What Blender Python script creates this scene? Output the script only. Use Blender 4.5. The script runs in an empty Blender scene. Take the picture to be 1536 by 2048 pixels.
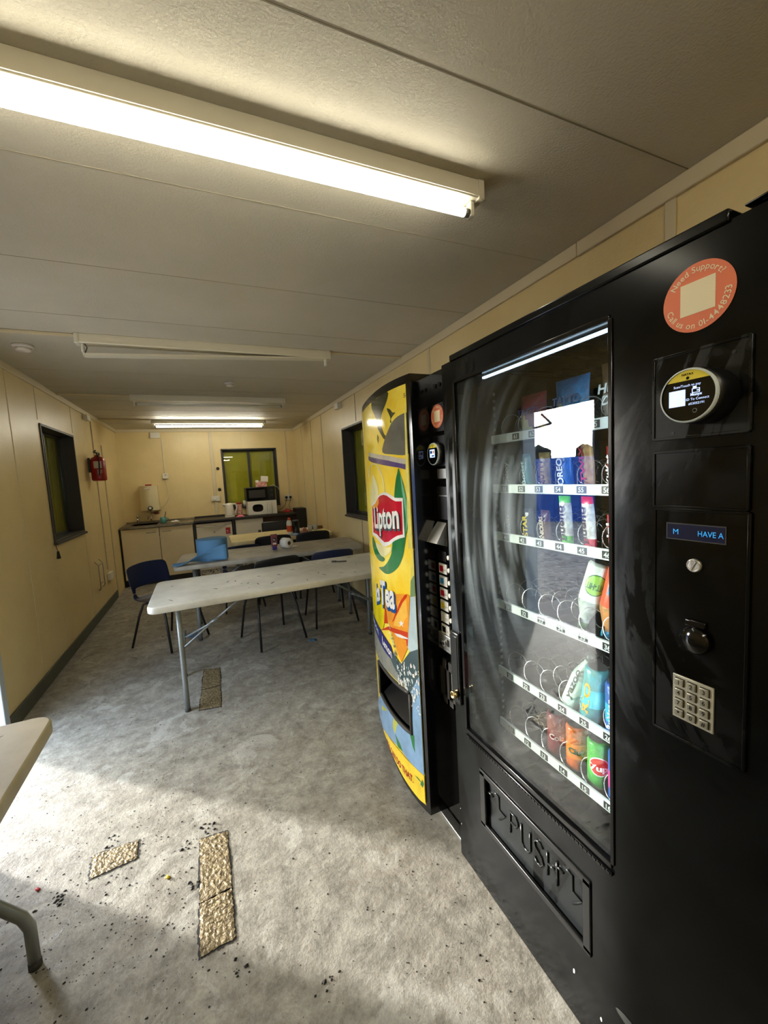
import bpy, bmesh, math, random
import numpy as np
from mathutils import Vector, Matrix
from mathutils.geometry import tessellate_polygon
random.seed(7)
sc = bpy.context.scene
COL = sc.collection

# ------------------------------------------------------------------ camera
CM = [[0.9147043, -0.4003074, -0.0554082], [-0.0870671, -0.0613218, -0.9943133], [0.3946332, 0.9143269, -0.0909449]]
cam_d = bpy.data.cameras.new('camera'); cam = bpy.data.objects.new('camera', cam_d); COL.objects.link(cam)
cam_d.sensor_fit = 'VERTICAL'; cam_d.sensor_height = 24.0; cam_d.lens = 812.147 / 2048 * 24.0
cam_d.clip_start = 0.02; cam_d.clip_end = 300
R0, R1, R2 = [Vector(r) for r in CM]
cam.matrix_world = Matrix(((R0.x, -R1.x, -R2.x, 0), (R0.y, -R1.y, -R2.y, 0), (R0.z, -R1.z, -R2.z, 1.455), (0, 0, 0, 1)))
sc.camera = cam
vs = sc.view_settings
vs.view_transform = 'Standard'; vs.look = 'None'; vs.gamma = 1.0; vs.use_curve_mapping = False
vs.exposure = 0.4

# ------------------------------------------------------------------ sky and sun
SUN_TO = Vector((-0.765, 0.644, math.tan(math.radians(10.0)))).normalized()
TUBE_NEAR, TUBE_BACK, TUBE_FAR = 18.0, 46.0, 47.0
w = bpy.data.worlds.new('sky'); sc.world = w; w.use_nodes = True
nt = w.node_tree; nt.nodes.clear()
out = nt.nodes.new('ShaderNodeOutputWorld'); bg = nt.nodes.new('ShaderNodeBackground')
tc = nt.nodes.new('ShaderNodeTexCoord')
dp = nt.nodes.new('ShaderNodeVectorMath'); dp.operation = 'DOT_PRODUCT'; dp.inputs[1].default_value = SUN_TO
nt.links.new(tc.outputs['Generated'], dp.inputs[0])
rg = nt.nodes.new('ShaderNodeValToRGB'); rg.color_ramp.interpolation = 'EASE'
e = rg.color_ramp.elements
e[0].position = 0.0; e[0].color = (0.10, 0.125, 0.16, 1)
e[1].position = 1.0; e[1].color = (1.0, 0.95, 0.86, 1)
a = e.new(0.75); a.color = (0.13, 0.155, 0.19, 1)
a = e.new(0.93); a.color = (0.42, 0.43, 0.42, 1)
nt.links.new(dp.outputs['Value'], rg.inputs[0]); nt.links.new(rg.outputs[0], bg.inputs[0])
bg.inputs[1].default_value = 42.0
nt.links.new(bg.outputs[0], out.inputs[0])
sd = bpy.data.lights.new('sun', 'SUN'); so = bpy.data.objects.new('sun', sd); COL.objects.link(so)
sd.energy = 11.5; sd.angle = math.radians(2.2); sd.color = (1.0, 0.96, 0.89)
so.rotation_euler = SUN_TO.to_track_quat('Z', 'Y').to_euler(); so.location = (-6, 6, 4)
pd = bpy.data.lights.new('door_portal', 'AREA'); po = bpy.data.objects.new('door_portal', pd); COL.objects.link(po)
pd.shape = 'RECTANGLE'; pd.size = 0.8; pd.size_y = 1.96; pd.cycles.is_portal = True
po.location = (-1.29, 2.65, 0.98); po.rotation_euler = Vector((-1, 0, 0)).to_track_quat('Z', 'Y').to_euler()

# ------------------------------------------------------------------ helpers
def lin(c):
    return tuple(((x / 255) / 12.92 if x / 255 <= 0.04045 else ((x / 255 + 0.055) / 1.055) ** 2.4) for x in c)
MATS = {}
def mat(name, rgb, rough=0.5, metal=0.0, bump=0.0, bs=60.0, var=0.0, vs_=4.0, rgb2=None, spec=0.5, emit=0.0, trans=0.0):
    if name in MATS: return MATS[name]
    m = bpy.data.materials.new(name); MATS[name] = m; m.use_nodes = True
    t = m.node_tree; b = t.nodes['Principled BSDF']
    c = lin(rgb)
    b.inputs['Base Color'].default_value = (*c, 1); b.inputs['Roughness'].default_value = rough
    b.inputs['Metallic'].default_value = metal; b.inputs['Specular IOR Level'].default_value = spec
    if emit: b.inputs['Emission Color'].default_value = (*c, 1); b.inputs['Emission Strength'].default_value = emit
    if trans: b.inputs['Transmission Weight'].default_value = trans
    if var or rgb2 or bump:
        co = t.nodes.new('ShaderNodeTexCoord')
    if var or rgb2:
        n = t.nodes.new('ShaderNodeTexNoise'); n.inputs['Scale'].default_value = vs_; n.inputs['Detail'].default_value = 6
        n.inputs['Roughness'].default_value = 0.65
        t.links.new(co.outputs['Object'], n.inputs['Vector'])
        r = t.nodes.new('ShaderNodeValToRGB'); r.color_ramp.elements[0].position = 0.35; r.color_ramp.elements[1].position = 0.68
        c2 = lin(rgb2) if rgb2 else tuple(x * (1 - var) for x in c)
        r.color_ramp.elements[0].color = (*c, 1); r.color_ramp.elements[1].color = (*c2, 1)
        t.links.new(n.outputs['Fac'], r.inputs[0]); t.links.new(r.outputs[0], b.inputs['Base Color'])
    if bump:
        n = t.nodes.new('ShaderNodeTexNoise'); n.inputs['Scale'].default_value = bs; n.inputs['Detail'].default_value = 5
        t.links.new(co.outputs['Object'], n.inputs['Vector'])
        bp = t.nodes.new('ShaderNodeBump'); bp.inputs['Strength'].default_value = bump; bp.inputs['Distance'].default_value = 0.01
        t.links.new(n.outputs['Fac'], bp.inputs['Height']); t.links.new(bp.outputs[0], b.inputs['Normal'])
    return m
_TX = {}
def text2d(s, bold=0.0):
    k = (s, bold)
    if k in _TX: return _TX[k]
    cu = bpy.data.curves.new('t', 'FONT'); cu.body = s; cu.size = 1.0; cu.offset = bold; cu.resolution_u = 3
    o = bpy.data.objects.new('t', cu); COL.objects.link(o)
    dg = bpy.context.evaluated_depsgraph_get()
    me = bpy.data.meshes.new_from_object(o.evaluated_get(dg))
    V = [(v.co.x, v.co.y) for v in me.vertices]; F = [tuple(p.vertices) for p in me.polygons]
    bpy.data.objects.remove(o); bpy.data.curves.remove(cu); bpy.data.meshes.remove(me)
    _TX[k] = (V, F); return _TX[k]

class MB:
    def __init__(s): s.b = bmesh.new()
    def face(s, pts, m=0, smooth=False):
        vs = [s.b.verts.new(p) for p in pts]
        try: f = s.b.faces.new(vs); f.material_index = m; f.smooth = smooth; return f
        except ValueError: return None
    def box(s, x0, y0, z0, x1, y1, z1, m=0, bev=0.0, seg=2, M=None):
        r = bmesh.ops.create_cube(s.b, size=1.0)
        T = Matrix.Translation(((x0+x1)/2, (y0+y1)/2, (z0+z1)/2)) @ Matrix.Diagonal((abs(x1-x0), abs(y1-y0), abs(z1-z0), 1))
        bmesh.ops.transform(s.b, matrix=T, verts=r['verts'])
        fs = set(f for v in r['verts'] for f in v.link_faces)
        for f in fs: f.material_index = m
        vs = r['verts']
        if bev > 0:
            es = list(set(e for v in r['verts'] for e in v.link_edges))
            q = bmesh.ops.bevel(s.b, geom=es, offset=bev, segments=seg, affect='EDGES', profile=0.5)
            vs = q['verts']
            for f in q['faces']: f.material_index = m; f.smooth = True
            vs = list(set(v for f in q['faces'] for v in f.verts) | set(v for v in r['verts'] if v.is_valid))
        if M is not None: bmesh.ops.transform(s.b, matrix=M, verts=[v for v in vs if v.is_valid])
        return s
    def tube(s, pts, r, seg=8, m=0, caps=True, rr=None):
        pts = [Vector(p) for p in pts]; rings = []; n = len(pts)
        up = None
        for i, p in enumerate(pts):
            d = (pts[min(i+1, n-1)] - pts[max(i-1, 0)]).normalized()
            if up is None:
                up = Vector((0, 0, 1)) if abs(d.z) < 0.9 else Vector((1, 0, 0))
            a = d.cross(up).normalized(); b = a.cross(d).normalized(); up = b
            R = rr[i] if rr else r
            rings.append([s.b.verts.new(p + (a*math.cos(2*math.pi*k/seg) + b*math.sin(2*math.pi*k/seg))*R) for k in range(seg)])
        for i in range(n-1):
            for k in range(seg):
                f = s.b.faces.new((rings[i][k], rings[i][(k+1) % seg], rings[i+1][(k+1) % seg], rings[i+1][k])); f.material_index = m; f.smooth = True
        if caps:
            for q in (rings[0][::-1], rings[-1]):
                f = s.b.faces.new(q); f.material_index = m
        return s
    def lathe(s, prof, c=(0, 0, 0), ax='z', seg=20, m=0, mats=None, caps=True):
        rings = []
        for (r, h) in prof:
            R = []
            for k in range(seg):
                a = 2*math.pi*k/seg; u, v = r*math.cos(a), r*math.sin(a)
                p = {'z': (u, v, h), 'x': (h, u, v), 'y': (v, h, u), '-x': (-h, v, u)}[ax]
                R.append(s.b.verts.new((c[0]+p[0], c[1]+p[1], c[2]+p[2])))
            rings.append(R)
        for i in range(len(rings)-1):
            for k in range(seg):
                f = s.b.faces.new((rings[i][k], rings[i][(k+1) % seg], rings[i+1][(k+1) % seg], rings[i+1][k]))
                f.material_index = mats[i] if mats else m; f.smooth = True
        if caps:
            if prof[0][0] > 1e-6: s.b.faces.new(rings[0][::-1]).material_index = mats[0] if mats else m
            if prof[-1][0] > 1e-6: s.b.faces.new(rings[-1]).material_index = mats[-1] if mats else m
        return s
    def poly(s, pts3, m=0):
        tri = tessellate_polygon([[Vector(p) for p in pts3]])
        vs = [s.b.verts.new(p) for p in pts3]
        for t in tri:
            try: s.b.faces.new([vs[i] for i in t]).material_index = m
            except ValueError: pass
        return s
    def prism(s, pts, z0, z1, m=0):
        n = len(pts)
        a = [s.b.verts.new((p[0], p[1], z0)) for p in pts]; b = [s.b.verts.new((p[0], p[1], z1)) for p in pts]
        s.b.faces.new(a[::-1]).material_index = m; s.b.faces.new(b).material_index = m
        for i in range(n):
            f = s.b.faces.new((a[i], a[(i+1) % n], b[(i+1) % n], b[i])); f.material_index = m
        return s
    def text(s, t, o, X, Y, size, m=0, bold=0.0, width=None, align='c', shear=0.0, fn=None):
        V, F = text2d(t, bold)
        if not V: return s
        xs = [v[0] for v in V]; x0, x1 = min(xs), max(xs); kx = size
        if width: kx = width/(x1-x0)
        off = {'c': -(x0+x1)/2, 'l': -x0, 'r': -x1}[align]
        vs = []
        for (x, y) in V:
            a = (x+off+shear*y)*kx; b = y*size
            p = fn(a, b) if fn else Vector(o) + Vector(X)*a + Vector(Y)*b
            vs.append(s.b.verts.new(p))
        for f in F:
            try: s.b.faces.new([vs[i] for i in f]).material_index = m
            except ValueError: pass
        return s
    def grid(s, P, m=0, smooth=True, skip=None):
        nu, nv = len(P), len(P[0])
        V = [[s.b.verts.new(p) for p in row] for row in P]
        for i in range(nu-1):
            for j in range(nv-1):
                if skip and skip(i, j): continue
                f = s.b.faces.new((V[i][j], V[i+1][j], V[i+1][j+1], V[i][j+1])); f.material_index = m; f.smooth = smooth
        return V
    def build(s, name, mats, parent=None, world=False, fixn=True, noshift=None):
        if fixn: bmesh.ops.recalc_face_normals(s.b, faces=s.b.faces)
        me = bpy.data.meshes.new(name)
        if world and parent is not None:
            q = parent
            while q.parent: q = q.parent
            bmesh.ops.translate(s.b, vec=-q.location, verts=s.b.verts)
        s.b.to_mesh(me); s.b.free()
        for m in (mats if isinstance(mats, (list, tuple)) else [mats]): me.materials.append(m)
        o = bpy.data.objects.new(name, me); COL.objects.link(o)
        if parent is not None: o.parent = parent
        return o
def thing(name, label, cat, loc=(0, 0, 0), rz=0.0, group=None):
    o = bpy.data.objects.new(name, None); COL.objects.link(o); o.location = loc; o.rotation_euler = (0, 0, rz)
    o.empty_display_size = 0.1; o['label'] = label; o['category'] = cat
    if group: o['group'] = group
    return o
def tag(o, label, cat, group=None):
    o['label'] = label; o['category'] = cat
    if group: o['group'] = group
    return o
def struct(o): o['kind'] = 'structure'; return o
def dup(root, loc, rz, label, group=None):
    r = root.copy(); COL.objects.link(r); r.location = loc; r.rotation_euler = (0, 0, rz); r['label'] = label
    if group: r['group'] = group
    def rec(src, dst):
        for ch in list(src.children):
            c = ch.copy(); COL.objects.link(c); c.parent = dst; rec(ch, c)
    rec(root, r); return r
NX, UZ = Vector((0, -1, 0)), Vector((0, 0, 1))     # text directions on faces that look towards -x
# ------------------------------------------------------------------ surface materials
H = 2.39; XL, XR, YB, YF = -1.233, 1.54, 7.55, -1.7
m_wall = mat('cream wall panel', (226, 205, 152), 0.36, bump=0.12, bs=90, rgb2=(214, 191, 136), vs_=1.3)
m_ceil = mat('off white ceiling board', (200, 193, 176), 0.6, bump=0.25, bs=160, rgb2=(190, 183, 164), vs_=1.5)
m_trim = mat('cream trim', (206, 192, 158), 0.45)
m_seam = mat('panel seam', (120, 110, 88), 0.7); m_seam2 = mat('faint panel seam', (170, 160, 138), 0.7)
m_base = mat('green grey skirting', (86, 88, 76), 0.6, var=0.3, vs_=6)
m_white = mat('white enamel', (225, 222, 208), 0.35)
m_whiteP = mat('white plastic', (222, 218, 204), 0.4)
m_metal = mat('grey steel', (150, 152, 150), 0.35, metal=0.8)
m_chrome = mat('chrome', (205, 205, 205), 0.15, metal=1.0)
m_dark = mat('dark anodised frame', (46, 44, 40), 0.5)
m_black = mat('black plastic', (14, 14, 15), 0.35)
m_glossblk = mat('gloss black', (8, 8, 9), 0.12)
m_yel = mat('yellow shutter', (226, 204, 34), 0.5, rgb2=(190, 176, 30), vs_=2)

def floor_mat():
    m = bpy.data.materials.new('worn concrete'); m.use_nodes = True; t = m.node_tree; b = t.nodes['Principled BSDF']
    L = t.links.new; N = t.nodes.new
    co = N('ShaderNodeTexCoord')
    def noise(sc_, det=6, rough=0.6, dist=0.0):
        n = N('ShaderNodeTexNoise'); n.inputs['Scale'].default_value = sc_; n.inputs['Detail'].default_value = det
        n.inputs['Roughness'].default_value = rough; n.inputs['Distortion'].default_value = dist; L(co.outputs['Object'], n.inputs['Vector']); return n.outputs['Fac']
    def ramp(src, p0, c0, p1, c1):
        r = N('ShaderNodeValToRGB'); r.color_ramp.elements[0].position = p0; r.color_ramp.elements[1].position = p1
        r.color_ramp.elements[0].color = (*lin(c0), 1); r.color_ramp.elements[1].color = (*lin(c1), 1); L(src, r.inputs[0]); return r.outputs[0]
    def mix(f, a, bb):
        x = N('ShaderNodeMix'); x.data_type = 'RGBA'; L(f, x.inputs[0])
        L(a, x.inputs[6]); L(bb, x.inputs[7]); return x.outputs[2]
    def const(c):
        r = N('ShaderNodeRGB'); r.outputs[0].default_value = (*lin(c), 1); return r.outputs[0]
    base = ramp(noise(11.0, 12, 0.80, 0.15), 0.36, (112, 108, 99), 0.64, (172, 168, 157))
    brown = ramp(noise(2.6, 9, 0.75, 0.4), 0.50, (0, 0, 0), 0.68, (170, 170, 170))
    c = mix(brown, base, const((118, 106, 90)))
    pale = ramp(noise(3.6, 7, 0.66, 0.9), 0.56, (0, 0, 0), 0.61, (190, 190, 190))
    c = mix(pale, c, const((186, 184, 176)))
    dark = ramp(noise(6.5, 12, 0.82, 0.5), 0.53, (0, 0, 0), 0.62, (200, 200, 200))
    c = mix(dark, c, const((98, 92, 82)))
    fine = ramp(noise(85, 4, 0.7), 0.54, (0, 0, 0), 0.66, (150, 150, 150)); c = mix(fine, c, const((98, 92, 82)))
    v = N('ShaderNodeTexVoronoi'); v.inputs['Scale'].default_value = 55; L(co.outputs['Object'], v.inputs['Vector'])
    sp = ramp(v.outputs['Distance'], 0.07, (230, 230, 230), 0.14, (0, 0, 0))
    gate = ramp(noise(2.4, 3), 0.5, (0, 0, 0), 0.6, (255, 255, 255))
    mm = N('ShaderNodeMath'); mm.operation = 'MULTIPLY'; L(sp, mm.inputs[0]); L(gate, mm.inputs[1])
    c = mix(mm.outputs[0], c, const((48, 44, 40)))
    # fine scratches
    mp = N('ShaderNodeMapping'); mp.inputs['Rotation'].default_value = (0, 0, 0.35); mp.inputs['Scale'].default_value = (90, 1.2, 1); L(co.outputs['Object'], mp.inputs['Vector'])
    sn = N('ShaderNodeTexNoise'); sn.inputs['Scale'].default_value = 1; sn.inputs['Detail'].default_value = 4; L(mp.outputs[0], sn.inputs['Vector'])
    sr = ramp(sn.outputs['Fac'], 0.70, (0, 0, 0), 0.74, (120, 120, 120))
    c = mix(sr, c, const((196, 192, 182)))
    L(c, b.inputs['Base Color'])
    rr = ramp(noise(4.2, 6, 0.62, 1.5), 0.58, (200, 200, 200), 0.66, (130, 130, 130)); L(rr, b.inputs['Roughness'])
    hs = N('ShaderNodeMath'); hs.operation = 'ADD'
    n1 = noise(70, 6, 0.7); n2 = noise(18, 4, 0.6)
    k = N('ShaderNodeMath'); k.operation = 'MULTIPLY'; k.inputs[1].default_value = 1.6; L(n2, k.inputs[0]); L(n1, hs.inputs[0]); L(k.outputs[0], hs.inputs[1])
    bp = N('ShaderNodeBump'); bp.inputs['Strength'].default_value = 0.42; bp.inputs['Distance'].default_value = 0.005
    L(hs.outputs[0], bp.inputs['Height']); L(bp.outputs[0], b.inputs['Normal'])
    return m
def scuffed(name, dust=(34, 36, 36), patch=False, cy=-0.38, cz=1.25, kr=22.0, ka=1.6, lo=0.47, hi=0.56, rough=0.16, wipe=0.60):
    m = bpy.data.materials.new(name); m.use_nodes = True; t = m.node_tree; b = t.nodes['Principled BSDF']
    L = t.links.new; N = t.nodes.new
    co = N('ShaderNodeTexCoord')
    def noise(vec, s, det, ro, di):
        n = N('ShaderNodeTexNoise'); n.inputs['Scale'].default_value = s; n.inputs['Detail'].default_value = det; n.inputs['Roughness'].default_value = ro; n.inputs['Distortion'].default_value = di; L(vec, n.inputs['Vector']); return n.outputs['Fac']
    def ramp(f, a, c):
        r = N('ShaderNodeMapRange'); r.interpolation_type = 'SMOOTHSTEP'; L(f, r.inputs[0]); r.inputs[1].default_value = a; r.inputs[2].default_value = c; return r.outputs[0]
    film = ramp(noise(co.outputs['Object'], 2.2, 4, 0.5, 0.4), 0.30, 0.62)            # soft overall bloom of dust
    arcs = noise(polar(N, L, co.outputs['Object'], cy, cz, kr, ka), 1.0, 7, 0.6, 0.5)
    wiped = ramp(arcs, lo, hi)                                                         # wiped clean where low
    blot = ramp(noise(co.outputs['Object'], 4.5, 3, 0.5, 0.6), 0.48, 0.56)             # only some patches were wiped
    def mth(op, a, c):
        x = N('ShaderNodeMath'); x.operation = op
        for i, v in enumerate((a, c)):
            if isinstance(v, (int, float)): x.inputs[i].default_value = v
            else: L(v, x.inputs[i])
        return x.outputs[0]
    keep = mth('MAXIMUM', wiped, blot); f = mth('MULTIPLY', film, keep)
    if patch:      # the powder was wiped about over the upper hinge side; elsewhere the paint is nearly clean
        s3 = N('ShaderNodeSeparateXYZ'); L(co.outputs['Object'], s3.inputs[0])
        dy = mth('MULTIPLY', mth('SUBTRACT', s3.outputs['Y'], 0.45), 1.25); dz = mth('MULTIPLY', mth('SUBTRACT', s3.outputs['Z'], 1.22), 1.6)
        dd_ = mth('SQRT', mth('ADD', mth('MULTIPLY', dy, dy), mth('MULTIPLY', dz, dz)), 0.0)
        dd_ = mth('ADD', dd_, mth('MULTIPLY', mth('SUBTRACT', arcs, 0.5), 0.9))
        pk = N('ShaderNodeMapRange'); pk.interpolation_type = 'SMOOTHSTEP'; L(dd_, pk.inputs[0]); pk.inputs[1].default_value = 0.25; pk.inputs[2].default_value = 1.05; pk.inputs[3].default_value = 1.0; pk.inputs[4].default_value = 0.03
        f = mth('MULTIPLY', f, pk.outputs[0])
    x = N('ShaderNodeMix'); x.data_type = 'RGBA'; L(f, x.inputs[0]); x.inputs[6].default_value = (*lin((5, 6, 6)), 1); x.inputs[7].default_value = (*lin(dust), 1)
    L(x.outputs[2], b.inputs['Base Color'])
    q = N('ShaderNodeMapRange'); L(f, q.inputs[0]); q.inputs[3].default_value = rough; q.inputs[4].default_value = 0.42; L(q.outputs[0], b.inputs['Roughness'])
    b.inputs['Specular IOR Level'].default_value = 0.22
    return m
def polar(N, L, vec, cy, cz, kr, ka):
    # texture coordinates running round a point on a face in the y-z plane, for arcs left by wiping
    s = N('ShaderNodeSeparateXYZ'); L(vec, s.inputs[0])
    def m(op, a, b=None, c=None):
        x = N('ShaderNodeMath'); x.operation = op
        for i, v in enumerate((a, b)):
            if v is None: continue
            if isinstance(v, (int, float)): x.inputs[i].default_value = v
            else: L(v, x.inputs[i])
        return x.outputs[0]
    y = m('SUBTRACT', s.outputs['Y'], cy); z = m('MULTIPLY', m('SUBTRACT', s.outputs['Z'], cz), 0.62)
    r = m('SQRT', m('ADD', m('MULTIPLY', y, y), m('MULTIPLY', z, z))); a = m('ARCTAN2', z, y)
    c = N('ShaderNodeCombineXYZ'); L(m('MULTIPLY', r, kr), c.inputs[0]); L(m('MULTIPLY', a, ka), c.inputs[1]); return c.outputs[0]
def glass_mat(name, film=0.0, tint=(235, 240, 238), f0=0.045):
    m = bpy.data.materials.new(name); m.use_nodes = True; t = m.node_tree; t.nodes.clear()
    L = t.links.new; N = t.nodes.new
    o = N('ShaderNodeOutputMaterial'); tr = N('ShaderNodeBsdfTransparent'); tr.inputs[0].default_value = (*lin(tint), 1)
    gl = N('ShaderNodeBsdfGlossy'); gl.inputs['Roughness'].default_value = 0.0
    ge = N('ShaderNodeNewGeometry'); d = N('ShaderNodeVectorMath'); d.operation = 'DOT_PRODUCT'; L(ge.outputs['Normal'], d.inputs[0]); L(ge.outputs['Incoming'], d.inputs[1])
    def mth(op, a, bv=None):
        x = N('ShaderNodeMath'); x.operation = op; L(a, x.inputs[0])
        if bv is not None: x.inputs[1].default_value = bv
        return x.outputs[0]
    c = mth('ABSOLUTE', d.outputs['Value']); s = N('ShaderNodeMath'); s.operation = 'SUBTRACT'; s.inputs[0].default_value = 1.0; L(c, s.inputs[1])
    p = mth('POWER', s.outputs[0], 5.0); k = mth('MULTIPLY', p, 0.95); f = mth('ADD', k, f0)
    mx = N('ShaderNodeMixShader'); L(f, mx.inputs[0]); L(tr.outputs[0], mx.inputs[1]); L(gl.outputs[0], mx.inputs[2])
    last = mx.outputs[0]
    if film:
        co = N('ShaderNodeTexCoord')
        mp = N('ShaderNodeMapping'); mp.inputs['Scale'].default_value = (1, 9.0, 0.9); mp.inputs['Rotation'].default_value = (0.12, 0, 0); L(co.outputs['Object'], mp.inputs['Vector'])
        arc = polar(N, L, co.outputs['Object'], 0.0, 1.28, 26.0, 1.1)
        n = N('ShaderNodeTexNoise'); n.inputs['Scale'].default_value = 1.0; n.inputs['Detail'].default_value = 6; n.inputs['Roughness'].default_value = 0.5; n.inputs['Distortion'].default_value = 0.7
        L(arc, n.inputs['Vector'])
        r = N('ShaderNodeMapRange'); L(n.outputs['Fac'], r.inputs[0]); r.inputs[1].default_value = 0.45; r.inputs[2].default_value = 0.75; r.inputs[3].default_value = 0.015; r.inputs[4].default_value = film
        # the hand-wiped side away from the hinge carries most of the film
        sx = N('ShaderNodeSeparateXYZ'); L(co.outputs['Object'], sx.inputs[0])
        q = N('ShaderNodeMapRange'); L(sx.outputs['Y'], q.inputs[0]); q.inputs[1].default_value = 0.05; q.inputs[2].default_value = 0.30; q.inputs[3].default_value = 0.02; q.inputs[4].default_value = 1.0
        qz = N('ShaderNodeMapRange'); L(sx.outputs['Z'], qz.inputs[0]); qz.inputs[1].default_value = 0.9; qz.inputs[2].default_value = 1.15; qz.inputs[3].default_value = 0.12; qz.inputs[4].default_value = 1.0
        qq = N('ShaderNodeMath'); qq.operation = 'MULTIPLY'; L(q.outputs[0], qq.inputs[0]); L(qz.outputs[0], qq.inputs[1])
        z = N('ShaderNodeMath'); z.operation = 'MULTIPLY'; L(r.outputs[0], z.inputs[0]); L(qq.outputs[0], z.inputs[1])
        df = N('ShaderNodeBsdfDiffuse'); df.inputs[0].default_value = (*lin((170, 182, 188)), 1)
        m2 = N('ShaderNodeMixShader'); L(z.outputs[0], m2.inputs[0]); L(last, m2.inputs[1]); L(df.outputs[0], m2.inputs[2]); last = m2.outputs[0]
    L(last, o.inputs[0])
    return m
m_floor = floor_mat()
m_pane = glass_mat('window glass')
m_mglass = glass_mat('smeared machine glass', film=0.21, tint=(228, 232, 230), f0=0.062)
m_scuff = scuffed('scuffed black door paint', dust=(86, 92, 96), patch=True)
m_blkpaint = scuffed('black cabinet paint', dust=(12, 13, 13), rough=0.14)

# ------------------------------------------------------------------ room shell
def slab_holes(mb, axis, p0, p1, a0, a1, b0, b1, holes, m=0):
    As = sorted({a0, a1, *[h[0] for h in holes], *[h[1] for h in holes]}); Bs = sorted({b0, b1, *[h[2] for h in holes], *[h[3] for h in holes]})
    for i in range(len(As)-1):
        for j in range(len(Bs)-1):
            ca, cb = (As[i]+As[i+1])/2, (Bs[j]+Bs[j+1])/2
            if any(h[0] < ca < h[1] and h[2] < cb < h[3] for h in holes): continue
            if axis == 'x': mb.box(p0, As[i], Bs[j], p1, As[i+1], Bs[j+1], m)
            else: mb.box(As[i], p0, Bs[j], As[i+1], p1, Bs[j+1], m)
WL = (4.285, 5.225, 1.03, 2.045); WR = (3.76, 4.70, 1.0, 2.03); WB = (0.275, 1.205, 1.03, 2.05); DR = (2.24, 3.05, 0.0, 1.96)
mb = MB(); mb.box(XL-0.1, YF-0.1, -0.06, XR+0.1, YB+0.1, 0.0); struct(mb.build('floor', m_floor))
mb = MB(); mb.box(XL-0.1, YF-0.1, H, XR+0.1, YB+0.1, H+0.06); struct(mb.build('ceiling', m_ceil))
mb = MB(); slab_holes(mb, 'x', XL-0.10, XL, YF-0.1, YB+0.1, 0, H, [WL, DR]); struct(mb.build('wall_left', m_wall))
mb = MB(); slab_holes(mb, 'x', XR, XR+0.10, YF-0.1, YB+0.1, 0, H, [WR]); struct(mb.build('wall_right', m_wall))
mb = MB(); slab_holes(mb, 'y', YB, YB+0.10, XL, XR, 0, H, [WB]); struct(mb.build('wall_back', m_wall))
mb = MB(); mb.box(XL, YF-0.1, 0, XR, YF, H); struct(mb.build('wall_front', m_wall))
mb = MB(); mb.box(XL, 3.06, 0, XL+0.014, 6.42, 0.102, bev=0.004); struct(mb.build('baseboard_left', m_base))
mb = MB(); mb.box(XR-0.014, 2.35, 0, XR, 7.5, 0.102, bev=0.004); struct(mb.build('baseboard_right', m_base))
n_trim = [0]
def trim(x0, y0, z0, x1, y1, z1, m, bev=0.0):
    n_trim[0] += 1; q = MB(); q.box(x0, y0, z0, x1, y1, z1, bev=bev); struct(q.build('trim_%d' % n_trim[0], m))
trim(XL, YF, H-0.052, XL+0.016, YB, H, m_trim, 0.004)
trim(XR-0.016, 1.32, H-0.055, XR, YB, H, m_trim, 0.004); trim(XR-0.018, YF, H-0.058, XR, 1.316, H, m_trim, 0.004)
trim(XL, YB-0.016, H-0.045, XR, YB, H, m_trim, 0.004)
for y in (-0.30, 0.30, 0.88, 1.48, 2.10, 2.70, 3.9, 4.5, 5.1, 5.7, 6.15, 6.9):      # ceiling board joints
    trim(XL+0.016, y-0.0016, H-0.0014, XR-0.016, y+0.0016, H, m_seam if y == 0.88 else m_seam2)
for y in (4.277, 5.24, 3.73): 
    for (z0, z1) in (((0.1, 1.0), (2.07, H-0.05)) if y != 3.73 else ((0.1, H-0.05),)):
        trim(XL, y-0.004, z0, XL+0.003, y+0.004, z1, m_trim)
trim(XL, 6.46, 0.0, XL+0.012, 6.49, 2.05, m_trim, 0.003)
for y, w_ in ((0.942, 0.036), (2.6, 0.03), (5.61, 0.02), (6.23, 0.03), (6.90, 0.02)):
    trim(XR-0.007, y-w_/2, 0.1, XR, y+w_/2, H-0.055, m_trim, 0.002)
trim(XR-0.003, 4.186, 2.05, XR, 4.194, H-0.05, m_seam)
trim(XR-0.003, 4.186, 0.1, XR, 4.194, 0.98, m_seam)
for x in (-0.32, 0.62):
    trim(x-0.002, YB-0.003, 0.9 if x < 0 else 2.06, x+0.002, YB, H-0.045, m_trim)

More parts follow.
